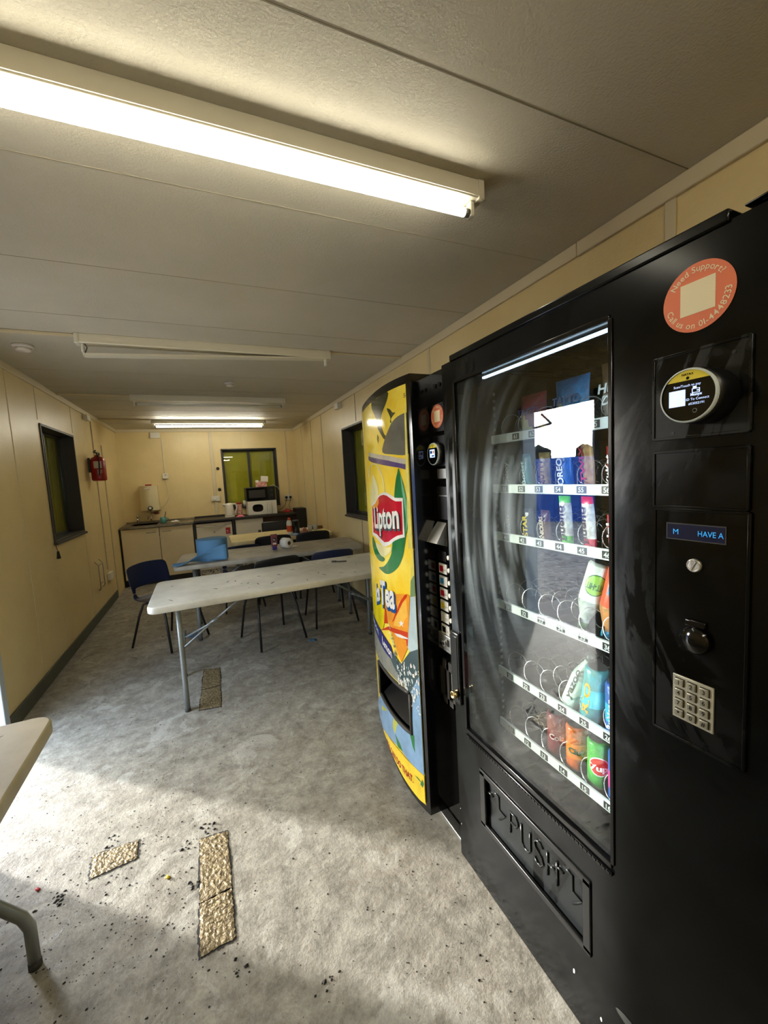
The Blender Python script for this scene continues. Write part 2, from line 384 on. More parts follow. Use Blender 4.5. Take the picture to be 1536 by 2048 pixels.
# ------------------------------------------------------------------ windows
def window(n, axis, sgn, p, W, sash_div):
    # p: wall face coordinate, sgn: direction out of the room along the axis
    a0, a1, b0, b1 = W
    def bx(mb, d0, d1, u0, u1, v0, v1, m=0, bev=0.0):
        q0, q1 = p+sgn*d0, p+sgn*d1
        if axis == 'x': mb.box(min(q0, q1), u0, v0, max(q0, q1), u1, v1, m, bev)
        else: mb.box(u0, min(q0, q1), v0, u1, max(q0, q1), v1, m, bev)
    mb = MB(); t = 0.022
    for (u0, u1, v0, v1) in ((a0, a0+t, b0, b1), (a1-t, a1, b0, b1), (a0, a1, b1-t, b1), (a0, a1, b0, b0+t)):
        bx(mb, -0.010, 0.13, u0, u1, v0, v1, 0, 0.003)
    bx(mb, -0.03, 0.10, a0-0.005, a1+0.005, b0-0.018, b0+0.004, 0, 0.004)
    fr = struct(mb.build('window_%d' % n, m_dark))
    for k, (u0, u1, dd) in enumerate(((a0+t, a0+(a1-a0)*sash_div, 0.085), (a0+(a1-a0)*sash_div, a1-t, 0.105))):
        mb = MB(); s = 0.022
        for (x0, x1, v0, v1) in ((u0, u0+s, b0+t, b1-t), (u1-s, u1, b0+t, b1-t), (u0, u1, b1-t-s, b1-t), (u0, u1, b0+t, b0+t+s)):
            bx(mb, dd, dd+0.018, x0, x1, v0, v1, 0, 0.002)
        sa = mb.build('sash', m_dark, fr)
        mb = MB(); bx(mb, dd+0.007, dd+0.011, u0+s, u1-s, b0+t+s, b1-t-s); mb.build('pane', m_pane, sa)
    mb = MB(); bx(mb, 0.145, 0.16, a0-0.06, a1+0.06, b0-0.06, b1+0.06)
    for (u0, u1, v0, v1) in ((a0-0.06, a0-0.03, b0-0.06, b1+0.06), (a1+0.03, a1+0.06, b0-0.06, b1+0.06), (a0-0.06, a1+0.06, b0-0.06, b0-0.03), (a0-0.06, a1+0.06, b1+0.03, b1+0.06)): bx(mb, 0.101, 0.16, u0, u1, v0, v1)
    for k in range(5):
        u = a0+(a1-a0)*(k+0.5)/5; bx(mb, 0.137, 0.146, u-0.012, u+0.012, b0, b1)
    mb.build('shutter', m_yel, fr)
window(1, 'x', -1, XL, WL, 0.42); window(2, 'x', 1, XR, WR, 0.5); window(3, 'y', 1, YB, WB, 0.49)

# ------------------------------------------------------------------ doorway and the yard outside
m_frame = mat('door frame grey paint', (176, 184, 190), 0.4)
mb = MB()
mb.box(XL-0.12, 3.005, 0, XL+0.03, 3.065, 2.02, bev=0.004); mb.box(XL-0.12, 2.205, 0, XL+0.03, 2.245, 2.02, bev=0.004)
mb.box(XL-0.12, 2.205, 1.96, XL+0.03, 3.065, 2.02, bev=0.004); mb.box(XL-0.13, 2.20, -0.02, XL+0.01, 3.01, 0.006)
dr = struct(mb.build('door_1', m_frame))
m_blue = mat('blue steel paint', (40, 96, 196), 0.45, var=0.25, vs_=5)
mb = MB(); A = math.radians(134); hx, hy = XL-0.13, 3.08
dx, dy = -math.sin(A-math.pi/2)*0 - math.cos(math.pi-A), math.sin(math.pi-A)
Mx = Matrix.Translation((hx, hy, 0)) @ Matrix.Rotation(math.atan2(dy, dx), 4, 'Z')
mb.box(0, -0.02, 0.02, 0.84, 0.02, 1.98, bev=0.004, M=Mx); mb.box(0.72, 0.02, 0.95, 0.80, 0.05, 1.05, M=Mx)
mb.build('door_leaf', m_blue, dr)
mb = MB(); mb.tube([(XL-0.10, 2.9, 1.93), (XL-0.30, 2.98, 1.86), (-1.75, 3.5, 1.86)], 0.012, 6); mb.build('door_closer_arm', m_dark, dr)
m_gravel = mat('grey gravel', (190, 182, 180), 0.9, bump=1.0, bs=9, rgb2=(84, 78, 78), vs_=12)
mb = MB(); mb.box(-70, -30, -0.42, XL-0.3, 80, -0.36); struct(mb.build('ground', m_gravel))
mb = MB(); mb.box(-2.05, 2.3, -0.36, XL-0.13, 3.3, -0.03, bev=0.01); o = mb.build('doorstep', mat('pale concrete', (168, 160, 150), 0.8, bump=0.3)); struct(o); o.name = 'trim_doorstep'
mb = MB(); Mx = Matrix.Translation((-9.6, 10.6, -0.36)) @ Matrix.Rotation(math.radians(45), 4, 'Z')
mb.box(-3.4, -1.2, 0.0, 2.2, 1.2, 2.05, M=Mx)
for k in range(18): mb.box(-3.3+k*0.31, -1.23, 0.1, -3.15+k*0.31, -1.19, 1.95, M=Mx)
tag(mb.build('shipping_container', m_blue), 'blue steel container standing in the yard, mirrored in the glass', 'container')
mb = MB(); Mx = Matrix.Translation((-22, 15, -0.4)) @ Matrix.Rotation(math.radians(50), 4, 'Z')
mb.box(-3, -3, 0, 3, 3, 2.3, 0, M=Mx)
for s_ in (-1, 1):
    mb.face([Mx @ Vector((-3.3, s_*3.4, 2.2)), Mx @ Vector((3.3, s_*3.4, 2.2)), Mx @ Vector((3.3, 0, 3.9)), Mx @ Vector((-3.3, 0, 3.9))], 1)
    mb.face([Mx @ Vector((s_*3, -3, 2.3)), Mx @ Vector((s_*3, 3, 2.3)), Mx @ Vector((s_*3, 0, 3.8))], 0)
tag(mb.build('house', [mat('render grey', (120, 122, 124), 0.8), mat('slate roof', (60, 66, 78), 0.7)]), 'low grey house with a slate roof beyond the yard', 'house')
m_tree = mat('dark hedge green', (26, 30, 22), 0.9)
for k, (tx, ty, th, tr_) in enumerate(((-26, 30, 3.6, 4.0), (-31, 25, 3.2, 4.5), (-35, 19.5, 5.2, 4.0), (-33, 14, 5.8, 4.0), (-22, 33, 3.0, 3.5))):
    t = thing('tree', ['low bushy tree straight beyond the container', 'wide low hedge tree to the left of the tall ones', 'tall bare topped tree behind the grey house', 'tall round tree at the yard edge, nearest the house', 'short scrubby tree furthest along the yard'][k], 'tree', (tx, ty, -0.4), group='trees beyond the yard')
    mb = MB(); mb.tube([(0, 0, 0), (0.1, 0, th*0.55)], 0.2, 6); mb.build('trunk', m_dark, t)
    mb = MB()
    for q in range(46):
        a = random.random()*6.28; r = tr_*math.sqrt(random.random())*0.5; z = th*(0.35+0.6*random.random()); s_ = 0.35+0.5*random.random()
        r_ = bmesh.ops.create_icosphere(mb.b, subdivisions=1, radius=s_); bmesh.ops.translate(mb.b, vec=(r*math.cos(a), r*math.sin(a), z), verts=r_['verts'])
    mb.build('crown', m_tree, t)

# ------------------------------------------------------------------ ceiling lamps
m_tube, m_tube_back, m_tube_far = [mat(n_, (252, 246, 226), 0.5, emit=e_) for n_, e_ in (('lit tube', TUBE_NEAR), ('lit tube behind', TUBE_BACK), ('lit tube far', TUBE_FAR))]
m_tubeoff = mat('dead tube', (225, 225, 215), 0.25)
m_batten = mat('lamp batten paint', (214, 208, 188), 0.4)
def batten(label, x0, x1, y, lit, tubed=True, droop=0.0):
    t = thing('ceiling_light', label, 'light', ((x0+x1)/2, y, H), group='fluorescent battens on the ceiling')
    mb = MB(); mb.box(x0, y-0.032, H-0.056, x1, y+0.032, H, bev=0.003)
    mb.box(x0, y-0.036, H-0.052, x1, y-0.032, H-0.047); mb.build('batten', m_batten, t, world=True)
    for x, s in ((x0, -1), (x1, 1)):
        mb = MB(); mb.box(x-0.014 if s < 0 else x-0.010, y-0.036, H-0.060, x+0.010 if s < 0 else x+0.014, y+0.036, H, bev=0.004); mb.build('end_cap', m_batten, t, world=True)
        mb = MB(); mb.box(x-s*0.028, y-0.014, H-0.104, x-s*0.012, y+0.014, H-0.056, bev=0.004); mb.build('lamp_holder', m_whiteP, t, world=True)
    if tubed:
        z = H-0.090
        mb = MB(); mb.lathe([(0.013, x0+0.045), (0.013, x1-0.045)], (0, y, z), 'x', 14); mb.build('tube', (m_tube if 0 < y < 3 else m_tube_back if y < 0 else m_tube_far) if lit else m_tubeoff, t, world=True)
        for a, b_ in ((x0+0.028, x0+0.045), (x1-0.045, x1-0.028)):
            mb = MB(); mb.lathe([(0.0133, a), (0.0133, b_)], (0, y, z), 'x', 14); mb.build('tube_cap', m_metal, t, world=True)
    if droop:
        mb = MB(); L_ = x1-x0
        Mx = Matrix.Translation((x0+0.02, y, H-0.058-droop)) @ Matrix.Rotation(math.atan2(-droop, -L_*0.75)+math.pi, 4, 'Y').inverted()
        Mx = Matrix.Translation((x0+0.02, y, H-0.060-droop)) @ Matrix.Rotation(-math.atan2(droop, L_*0.8), 4, 'Y')
        mb.box(0, -0.030, -0.012, L_*0.97, 0.030, 0.0, M=Mx); mb.build('loose_cover', m_batten, t, world=True)
        mb = MB(); mb.tube([(x0+0.03, y-0.01, H-0.05), (x0+0.045, y-0.02, H-0.08), (x0+0.03, y-0.015, H-0.115)], 0.003, 5); mb.build('loose_wire', m_dark, t, world=True)
    return t
batten('lit fluorescent batten nearest the camera, above the vending machines', -0.61, 0.90, 1.178, True)
batten('lit fluorescent batten over the near end of the cabin, behind the viewpoint', -0.61, 0.90, -0.64, True)
batten('unlit batten with a cover hanging loose, second from the camera', -0.625, 0.912, 3.01, False, tubed=False, droop=0.055)
batten('unlit fluorescent batten between the broken one and the far lit one', -0.61, 0.90, 4.80, False)
batten('lit fluorescent batten at the far end above the kitchen worktop', -0.61, 0.90, 6.50, True)
def slim(name, label, cat, mats, f, group=None):
    mb = MB(); f(mb); o = mb.build(name, mats); tag(o, label, cat, group); return o
for y, lab in ((3.01, 'thin white cable trunking from the left wall to the broken batten'), (4.80, 'thin white cable trunking from the left wall to the third batten'), (6.43, 'thin white cable trunking along the ceiling before the far batten')):
    slim('cable_trunking', lab, 'cable trunking', m_trim, lambda mb: mb.box(XL+0.017, y-0.012, H-0.016, -0.627, y+0.012, H-0.0015, bev=0.002), 'cable trunking in the cabin')
slim('cable_trunking', 'thin white trunking across the ceiling to the right wall by the broken batten', 'cable trunking', m_trim, lambda mb: mb.box(0.93, 3.0, H-0.012, XR-0.018, 3.02, H-0.0015, bev=0.002), 'cable trunking in the cabin')
m_det = mat('detector plastic', (205, 196, 186), 0.5)
for x, y, r, lab in ((-0.977, 3.30, 0.055, 'round smoke detector on the ceiling near the left wall'), (0.286, 4.107, 0.05, 'faint round ceiling fitting between the second and third battens')):
    t = thing('smoke_detector', lab, 'smoke detector', (x, y, H))
    mb = MB(); mb.lathe([(r, 0), (r, -0.012), (r*0.9, -0.02)], (0, 0, 0), 'z', 24); mb.build('base', m_det, t)
    mb = MB(); mb.lathe([(r*0.75, -0.02), (r*0.7, -0.036), (r*0.3, -0.042), (0.001, -0.042)], (0, 0, 0), 'z', 24); mb.build('sensor_cap', m_det, t)
# ------------------------------------------------------------------ folding tables
m_tabw = mat('worn grey white tabletop', (222, 219, 206), 0.45, bump=0.05, bs=40, rgb2=(190, 186, 172), vs_=3.5)
m_tabg = mat('dirty grey tabletop', (172, 166, 152), 0.45, rgb2=(124, 118, 106), vs_=3)
m_tabc = mat('cream tabletop', (232, 214, 160), 0.45, rgb2=(212, 194, 140), vs_=2)
m_tabn = mat('beige tabletop', (182, 172, 144), 0.5, rgb2=(156, 146, 118), vs_=3)
m_leg = mat('grey powder coated tube', (128, 132, 130), 0.35, metal=0.3)
m_rubber = mat('dark grey foot', (58, 56, 52), 0.7)
m_stain = mat('dark stain', (62, 56, 46), 0.6)
def rrect(L, W, r, n=6):
    pts = []
    for cx, cy, a0 in ((L/2-r, W/2-r, 0), (-L/2+r, W/2-r, 90), (-L/2+r, -W/2+r, 180), (L/2-r, -W/2+r, 270)):
        for k in range(n+1):
            a = math.radians(a0+90*k/n); pts.append((cx+r*math.cos(a), cy+r*math.sin(a)))
    return pts
def folding_table(label, L, W, loc, rz, mt, zt=0.74, th=0.045, legin=0.16, bendy=0.0, stains=0, seed=1):
    rnd = random.Random(seed)
    t = thing('folding_table', label, 'table', loc, rz, 'folding tables in the cabin')
    mb = MB(); p0, p1, p2 = rrect(L, W, 0.055), rrect(L-0.012, W-0.012, 0.05), rrect(L-0.012, W-0.012, 0.05)
    n = len(p0)
    R = [[mb.b.verts.new((x, y, z)) for (x, y) in P] for P, z in ((p2, zt-th), (p0, zt-th+0.006), (p0, zt-0.008), (p1, zt))]
    for i in range(3):
        for k in range(n):
            f = mb.b.faces.new((R[i][k], R[i][(k+1) % n], R[i+1][(k+1) % n], R[i+1][k])); f.smooth = True
    mb.b.faces.new(R[0][::-1]); mb.b.faces.new(R[3])
    for q in range(stains):
        x, y = rnd.uniform(-L*0.45, L*0.45), rnd.uniform(-W*0.4, W*0.4); a = rnd.uniform(0, 3.1); s1, s2 = rnd.uniform(0.006, 0.035), rnd.uniform(0.003, 0.008)
        pts = []
        for k in range(9):
            b_ = 2*math.pi*k/9; rr = rnd.uniform(0.6, 1.2); u, v = s1*math.cos(b_)*rr, s2*math.sin(b_)*rr
            pts.append((x+u*math.cos(a)-v*math.sin(a), y+u*math.sin(a)+v*math.cos(a), zt+0.0006))
        mb.poly(pts, 1)
    mb.build('tabletop', [mt, m_stain], t)
    for s in (-1, 1):
        xe = s*(L/2-legin)
        for q in (-1, 1):
            yt, yb = q*(W/2-0.13+bendy*0), q*(W/2-0.10)
            mb = MB()
            if bendy: pts = [(xe, q*(W/2-0.13-bendy), zt-th), (xe, q*(W/2-0.13-bendy), 0.45), (xe, q*(W/2-0.125-bendy*0.9), 0.345), (xe, q*(W/2-0.115-bendy*0.5), 0.25), (xe, q*(W/2-0.10-bendy*0.12), 0.175), (xe, q*(W/2-0.10), 0.135), (xe, q*(W/2-0.10), 0.02)]
            else: pts = [(xe, q*(W/2-0.12), zt-th), (xe, q*(W/2-0.115), 0.40), (xe, q*(W/2-0.105), 0.20), (xe, q*(W/2-0.10), 0.02)]
            pts = [(px_-(0.03 if (q > 0 and s < 0 and not bendy) else 0), py_, pz_) for px_, py_, pz_ in pts]; mb.tube(pts, 0.0165, 10); lg = mb.build('leg', m_leg, t)
            mb = MB(); mb.lathe([(0.0175, 0.0), (0.0175, 0.022)], (xe-(0.03 if (q > 0 and s < 0 and not bendy) else 0), q*(W/2-0.10), 0), 'z', 10); mb.build('foot_cap', m_rubber, lg)
        mb = MB(); mb.tube([(xe, -(W/2-0.12-bendy), 0.36), (xe, W/2-0.12-bendy, 0.36)], 0.010, 8); mb.build('crossbar', m_leg, t)
        mb = MB(); mb.tube([(xe, -(W/2-0.12), zt-th-0.012), (xe, W/2-0.12, zt-th-0.012)], 0.010, 8)
        mb.build('crossbar', m_leg, t)
        mb = MB(); mb.tube([(xe, -0.10, 0.36), (xe-s*0.16, -0.02, 0.45), (xe-s*0.22, 0, 0.485)], 0.007, 8); mb.tube([(xe, 0.10, 0.36), (xe-s*0.16, 0.02, 0.45), (xe-s*0.22, 0, 0.485)], 0.007, 8)
        mb.tube([(xe-s*0.18, 0, 0.465), (xe-s*0.25, 0, 0.50)], 0.013, 8); mb.tube([(xe-s*0.2, 0, 0.475), (xe-s*0.52, 0, zt-th)], 0.008, 8)
        mb.build('brace', m_leg, t)
    return t
folding_table('long grey-white folding table nearest the yellow machine, its top bare', 1.83, 0.74, (0.515, 3.125, 0), math.radians(1.0), m_tabw, stains=24, seed=3)
folding_table('long dirty grey folding table in the middle, with the blue paper on it', 1.79, 0.70, (0.575, 4.33, 0), math.radians(-3), m_tabg, stains=10, seed=5)
folding_table('short cream folding table closest to the kitchen worktop', 1.28, 0.78, (0.86, 5.60, 0), 0.0, m_tabc, th=0.05, legin=0.10, stains=5, seed=8)
folding_table('beige folding table at the lower left by the doorway, only its corner showing', 1.83, 0.68, (-0.832, 0.685, 0), math.radians(91.5), m_tabn, legin=0.11, bendy=0.12, stains=6, seed=9)

# ------------------------------------------------------------------ stacking chairs
m_cblue = mat('navy chair shell', (18, 30, 62), 0.45, bump=0.1, bs=300)
m_cblk = mat('black chair shell', (20, 21, 24), 0.45, bump=0.1, bs=300)
m_cleg = mat('black chair tube', (18, 17, 18), 0.4)
def chair_proto(label, shell, loc, rz):
    t = thing('stacking_chair', label, 'chair', loc, rz, 'plastic stacking chairs')
    prof = [(-0.215, 0.418, 0.175), (-0.20, 0.438, 0.195), (-0.12, 0.440, 0.205), (0.0, 0.430, 0.208), (0.10, 0.427, 0.205), (0.165, 0.436, 0.203), (0.195, 0.462, 0.203), (0.208, 0.505, 0.205)]
    bprof = [(0.208, 0.505, 0.205), (0.218, 0.55, 0.208), (0.230, 0.60, 0.212), (0.243, 0.66, 0.214), (0.256, 0.72, 0.212), (0.262, 0.748, 0.200), (0.265, 0.762, 0.170)]
    US = (-1, -0.92, -0.78, -0.62, -0.3, 0, 0.3, 0.62, 0.78, 0.92, 1)
    def surf(pr, k):
        out = []
        for (y, z, w) in pr:
            row = []
            for u in US:
                back = min(1, max(0, (z-0.43)/0.08)); yy = y - back*0.035*u*u
                zz = z + (1-back)*0.018*(u*u) - (0.012*u*u if z > 0.73 else 0)
                row.append((u*w, yy, zz))
            out.append(row)
        return out
    for nm, pr, sk in (('seat', prof, lambda i, j: i >= 6 and 2 <= j <= 7), ('backrest', bprof, lambda i, j: i < 1 and 2 <= j <= 7)):
        mb = MB(); mb.grid(surf(pr, 0), skip=sk)
        bmesh.ops.delete(mb.b, geom=[v for v in mb.b.verts if not v.link_faces], context='VERTS')
        o = mb.build(nm, shell, t)
        sm = o.modifiers.new('s', 'SOLIDIFY'); sm.thickness = 0.007; sm.offset = 0
        sb = o.modifiers.new('d', 'SUBSURF'); sb.levels = 1; sb.render_levels = 1
    for sx in (-1, 1):
        mb = MB(); mb.tube([(sx*0.13, -0.08, 0.415), (sx*0.165, -0.13, 0.405), (sx*0.185, -0.17, 0.30), (sx*0.215, -0.235, 0.008)], 0.0105, 8); mb.build('leg', m_cleg, t)
        mb = MB(); mb.tube([(sx*0.13, 0.08, 0.415), (sx*0.16, 0.12, 0.405), (sx*0.18, 0.16, 0.30), (sx*0.215, 0.245, 0.008)], 0.0105, 8); mb.build('leg', m_cleg, t)
    mb = MB()
    for sx in (-1, 1): mb.tube([(sx*0.13, -0.10, 0.413), (sx*0.13, 0.10, 0.413)], 0.010, 8)
    mb.tube([(-0.13, -0.09, 0.413), (0.13, -0.09, 0.413)], 0.009, 8); mb.tube([(-0.13, 0.09, 0.413), (0.13, 0.09, 0.413)], 0.009, 8)
    mb.build('seat_frame', m_cleg, t)
    return t
blue = chair_proto('navy blue plastic chair by the left wall, turned to the end of the front table', m_cblue, (-0.42, 4.225, 0), math.radians(46))
blk = chair_proto('black plastic chair between the front and middle tables, left of the blue one there', m_cblk, (0.45, 3.80, 0), math.radians(195.5))
dup(blue, (1.07, 4.02, 0), math.radians(180), 'navy blue plastic chair between front and middle tables, at their right-hand end')
dup(blue, (0.27, 5.03, 0), math.radians(186), 'dark blue chair behind the middle table, leftmost of the row of three')
k1 = dup(blk, (0.68, 5.14, 0), math.radians(178), 'black chair behind the middle table, directly behind the bottle and paper roll')
k2 = dup(blk, (1.14, 5.12, 0), math.radians(182), 'black chair behind the middle table, rightmost of the row of three')
k1.scale = k2.scale = (1, 1, 1.08); blk.scale = (1, 1, 1.05)
t = thing('office_chair', 'black padded chair with loop arms tucked between cream table and worktop', 'chair', (0.95, 6.38, 0), math.radians(170))
mb = MB(); mb.box(-0.23, -0.22, 0.44, 0.23, 0.22, 0.51, bev=0.03); mb.build('seat', m_black, t)
mb = MB(); mb.box(-0.22, 0.19, 0.58, 0.22, 0.25, 0.86, bev=0.03); mb.build('backrest', m_black, t)
for s in (-1, 1):
    mb = MB(); mb.tube([(s*0.24, 0.15, 0.50), (s*0.27, 0.17, 0.66), (s*0.27, 0.08, 0.72), (s*0.27, -0.12, 0.70), (s*0.26, -0.14, 0.50)], 0.015, 8); mb.build('armrest', m_black, t)
mb = MB(); mb.tube([(0, 0, 0.44), (0, 0, 0.08)], 0.025, 8)
mb.tube([(0, 0.18, 0.48), (0, 0.24, 0.60)], 0.02, 8)
for k in range(5):
    a = k*2*math.pi/5; mb.tube([(0, 0, 0.10), (0.27*math.cos(a), 0.27*math.sin(a), 0.06)], 0.015, 6)
    mb.lathe([(0.001, 0.0), (0.02, 0.008), (0.025, 0.025), (0.02, 0.045), (0.001, 0.052)], (0.27*math.cos(a), 0.27*math.sin(a), 0.0), 'z', 8)
mb.build('swivel_base', m_black, t)

# ------------------------------------------------------------------ things on the tables
m_bpaper = mat('blue paper towel', (92, 140, 182), 0.85, bump=0.2, bs=120)
t = thing('paper_towel_roll', 'large blue paper towel roll with a loose sheet spilling to the table edge', 'paper roll', (0.0, 4.22, 0.74))
mb = MB(); mb.lathe([(0.055, 0.0), (0.136, 0.0), (0.14, 0.006), (0.14, 0.192), (0.136, 0.198), (0.05, 0.196)], (0.0, 0.02, 0.0), 'z', 36); mb.build('roll', m_bpaper, t)
mb = MB(); P = []
for i in range(15):
    u = i/14; row = []
    for j in range(9):
        v = j/8
        x = 0.12-0.46*u; y = -0.13 + 0.02*math.sin(5*u) - 0.045*v*(1-u) + 0.17*(v-0.5)*u
        z = 0.002 + (1-v)*0.145*max(0, 1-u*1.15) + 0.010*abs(math.sin(9*v+3*u)) + 0.006*math.sin(14*u+5*v)*(1-v) + 0.004
        row.append((x, y, max(0.002, z)))
    P.append(row)
mb.grid(P); o = mb.build('loose_sheet', m_bpaper, t); sm = o.modifiers.new('s', 'SOLIDIFY'); sm.thickness = 0.0015
m_purple = mat('purple bottle', (58, 44, 120), 0.3); m_plab = mat('maroon label', (120, 60, 62), 0.5)
t = thing('squeeze_bottle', 'small purple bottle with a maroon label standing beside the white paper roll', 'bottle', (0.60, 4.335, 0.74))
mb = MB(); mb.box(-0.032, -0.016, 0.03, 0.032, 0.016, 0.135, bev=0.012); mb.build('bottle', m_plab, t)
mb = MB(); mb.box(-0.024, -0.019, 0.0, 0.024, 0.019, 0.034, bev=0.006); mb.build('cap', m_purple, t)
mb = MB(); mb.box(-0.034, -0.004, 0.130, 0.034, 0.004, 0.162, bev=0.002); mb.build('crimped_end', m_plab, t)
mb = MB(); mb.lathe([(0.019, -0.0165), (0.019, -0.0175)], (0.0, 0.0, 0.105), 'y', 16, 0); mb.box(-0.018, -0.0185, 0.055, 0.018, -0.0165, 0.072, 1); mb.box(-0.010, -0.0185, 0.100, -0.002, -0.0175, 0.112, 1); mb.box(0.003, -0.0185, 0.095, 0.008, -0.0175, 0.108, 1)
mb.build('label', [m_black, m_whiteP], t)
m_tis = mat('white tissue', (226, 222, 214), 0.9, bump=0.1, bs=100); m_card = mat('brown card', (120, 92, 60), 0.8)
t = thing('toilet_roll', 'white toilet roll lying on its side next to the small purple bottle', 'toilet roll', (0.725, 4.345, 0.74), math.radians(28))
mb = MB(); mb.lathe([(0.021, 0.05), (0.052, 0.05), (0.054, 0.047), (0.054, -0.047), (0.052, -0.05), (0.021, -0.05)], (0, 0, 0.054), 'y', 28, caps=False); mb.build('roll', m_tis, t)
mb = MB(); mb.lathe([(0.021, -0.0505), (0.021, 0.0505), (0.0195, 0.0505), (0.0195, -0.0505), (0.021, -0.0505)], (0, 0, 0.054), 'y', 20, caps=False); mb.build('core', m_card, t)
mb = MB(); mb.grid([[(0.0, -0.045, 0.002), (0.0, 0.045, 0.002)], [(0.07, -0.045, 0.004), (0.07, 0.045, 0.006)], [(0.13, -0.04, 0.002), (0.14, 0.035, 0.003)]]); mb.build('loose_sheet', m_tis, t)
m_orange = mat('orange label', (214, 78, 30), 0.5)
t = thing('squeeze_bottle', 'white bottle with an orange label on the cream table', 'bottle', (0.965, 5.43, 0.74))
mb = MB(); mb.lathe([(0.036, 0), (0.038, 0.01), (0.038, 0.15), (0.028, 0.18), (0.014, 0.19)], (0, 0, 0), 'z', 18); mb.build('bottle', m_whiteP, t)
mb = MB(); mb.lathe([(0.0385, 0.035), (0.0385, 0.115)], (0, 0, 0), 'z', 18, caps=False); mb.build('label', m_orange, t)
mb = MB(); mb.lathe([(0.018, 0.185), (0.018, 0.21), (0.012, 0.218)], (0, 0, 0), 'z', 14); mb.build('cap', m_orange, t)
t = thing('canister', 'black cylindrical canister beside the white and orange bottle', 'canister', (1.045, 5.40, 0.74))
mb = MB(); mb.lathe([(0.044, 0), (0.045, 0.005), (0.045, 0.155)], (0, 0, 0), 'z', 20); mb.build('body', m_black, t)
mb = MB(); mb.lathe([(0.046, 0.155), (0.046, 0.178), (0.042, 0.182)], (0, 0, 0), 'z', 20); mb.build('lid', m_dark, t)
def crumple(name, label, cat, loc, sx, sy, sz, m, seed, n=9, group=None):
    rnd = random.Random(seed); mb = MB(); P = []
    for i in range(n):
        row = []
        for j in range(n):
            u, v = i/(n-1)*2-1, j/(n-1)*2-1; d = max(0, 1-max(abs(u), abs(v))**2)
            row.append((u*sx*(1+0.15*rnd.uniform(-1, 1)), v*sy*(1+0.15*rnd.uniform(-1, 1)), 0.003+d*sz*rnd.uniform(0.35, 1.0)))
        P.append(row)
    mb.grid(P); o = mb.build(name, m); o.location = loc; o.rotation_euler = (0, 0, rnd.uniform(0, 3)); sm = o.modifiers.new('s', 'SOLIDIFY'); sm.thickness = 0.002
    return tag(o, label, cat, group)
m_glove = mat('blue glove rubber', (60, 104, 140), 0.5)
crumple('rubber_gloves', 'crumpled blue disposable gloves at the near edge of the cream table', 'gloves', (1.01, 5.27, 0.74), 0.09, 0.045, 0.035, m_glove, 4)
crumple('snack_bag', 'red and clear crumpled bag beside the black canister', 'bag', (1.155, 5.45, 0.74), 0.065, 0.05, 0.09, mat('red foil', (150, 34, 28), 0.35, rgb2=(210, 190, 170), vs_=18), 6)
m_cup = mat('clear plastic cup', (222, 222, 214), 0.2, trans=0.4)
for k, (x, y, lab) in enumerate(((1.255, 5.50, 'clear plastic cup on the cream table, left of the pair'), (1.335, 5.53, 'clear plastic cup on the cream table, right of the pair'))):
    mb = MB(); mb.lathe([(0.024, 0), (0.035, 0.085), (0.033, 0.085), (0.022, 0.003)], (0, 0, 0), 'z', 18); o = mb.build('plastic_cup', m_cup); o.location = (x, y, 0.74); tag(o, lab, 'cup', 'plastic cups on the cream table')
mb = MB(); mb.box(-0.08, -0.05, 0, 0.08, 0.05, 0.02, bev=0.003); mb.box(-0.075, -0.045, 0.02, 0.075, -0.035, 0.045); o = mb.build('cardboard_tray', m_card); o.location = (1.40, 5.72, 0.74); tag(o, 'brown cardboard tray at the right end of the cream table', 'tray')
mb = MB(); mb.tube([(-0.06, 0, 0.006), (0, 0.01, 0.007), (0.035, 0.0, 0.006)], 0.005, 6); mb.box(0.03, -0.012, 0, 0.07, 0.012, 0.012, bev=0.004); o = mb.build('teaspoon', m_stain); o.location = (0.98, 3.28, 0.74); o.rotation_euler = (0, 0, 2.6); tag(o, 'small dark utensil lying on the front grey-white table', 'utensil')

# ------------------------------------------------------------------ kitchen run
m_cab = mat('cream cabinet door', (224, 208, 172), 0.45, rgb2=(214, 198, 162), vs_=2)
m_steel = mat('stainless sink steel', (150, 140, 120), 0.35, metal=0.7, rgb2=(110, 98, 80), vs_=6)
m_wt = mat('dark worktop', (44, 38, 32), 0.4, var=0.4, vs_=10)
YK = 6.95
t = thing('base_cabinet', 'cream double-door base cabinet under the steel sink in the far left corner', 'cabinet', (-0.725, YK, 0))
mb = MB(); mb.box(-1.205, YK+0.02, 0.10, -0.25, YB-0.01, 0.13, 0); mb.box(-1.205, YK+0.02, 0.13, -1.187, YB-0.01, 0.865, 0); mb.box(-0.268, YK+0.02, 0.13, -0.25, YB-0.01, 0.865, 0); mb.box(-1.187, YB-0.025, 0.13, -0.268, YB-0.01, 0.74, 0); mb.box(-1.187, YK+0.02, 0.72, -0.268, YK+0.035, 0.865, 1); mb.box(-1.205, YK+0.07, 0, -0.25, YB-0.05, 0.10, 1); mb.box(-1.215, YK+0.015, 0.0, -1.206, YB-0.01, 0.865, 1); mb.build('body', [m_cab, m_dark], t, world=True)
for x0, x1, hx in ((-1.203, -0.715, -0.82), (-0.707, -0.255, -0.61)):
    mb = MB(); mb.box(x0, YK, 0.105, x1, YK+0.018, 0.855, bev=0.002); d = mb.build('door', m_cab, t, world=True)
    mb = MB(); mb.tube([(hx-0.06, YK, 0.79), (hx-0.06, YK-0.03, 0.79), (hx+0.06, YK-0.03, 0.79), (hx+0.06, YK, 0.79)], 0.005, 8); mb.build('handle', m_metal, d, world=True)
t = thing('sink_top', 'stained steel sink top with raised back lip on the left cabinet', 'sink', (-0.725, YK, 0.865))
mb = MB(); slab = mb
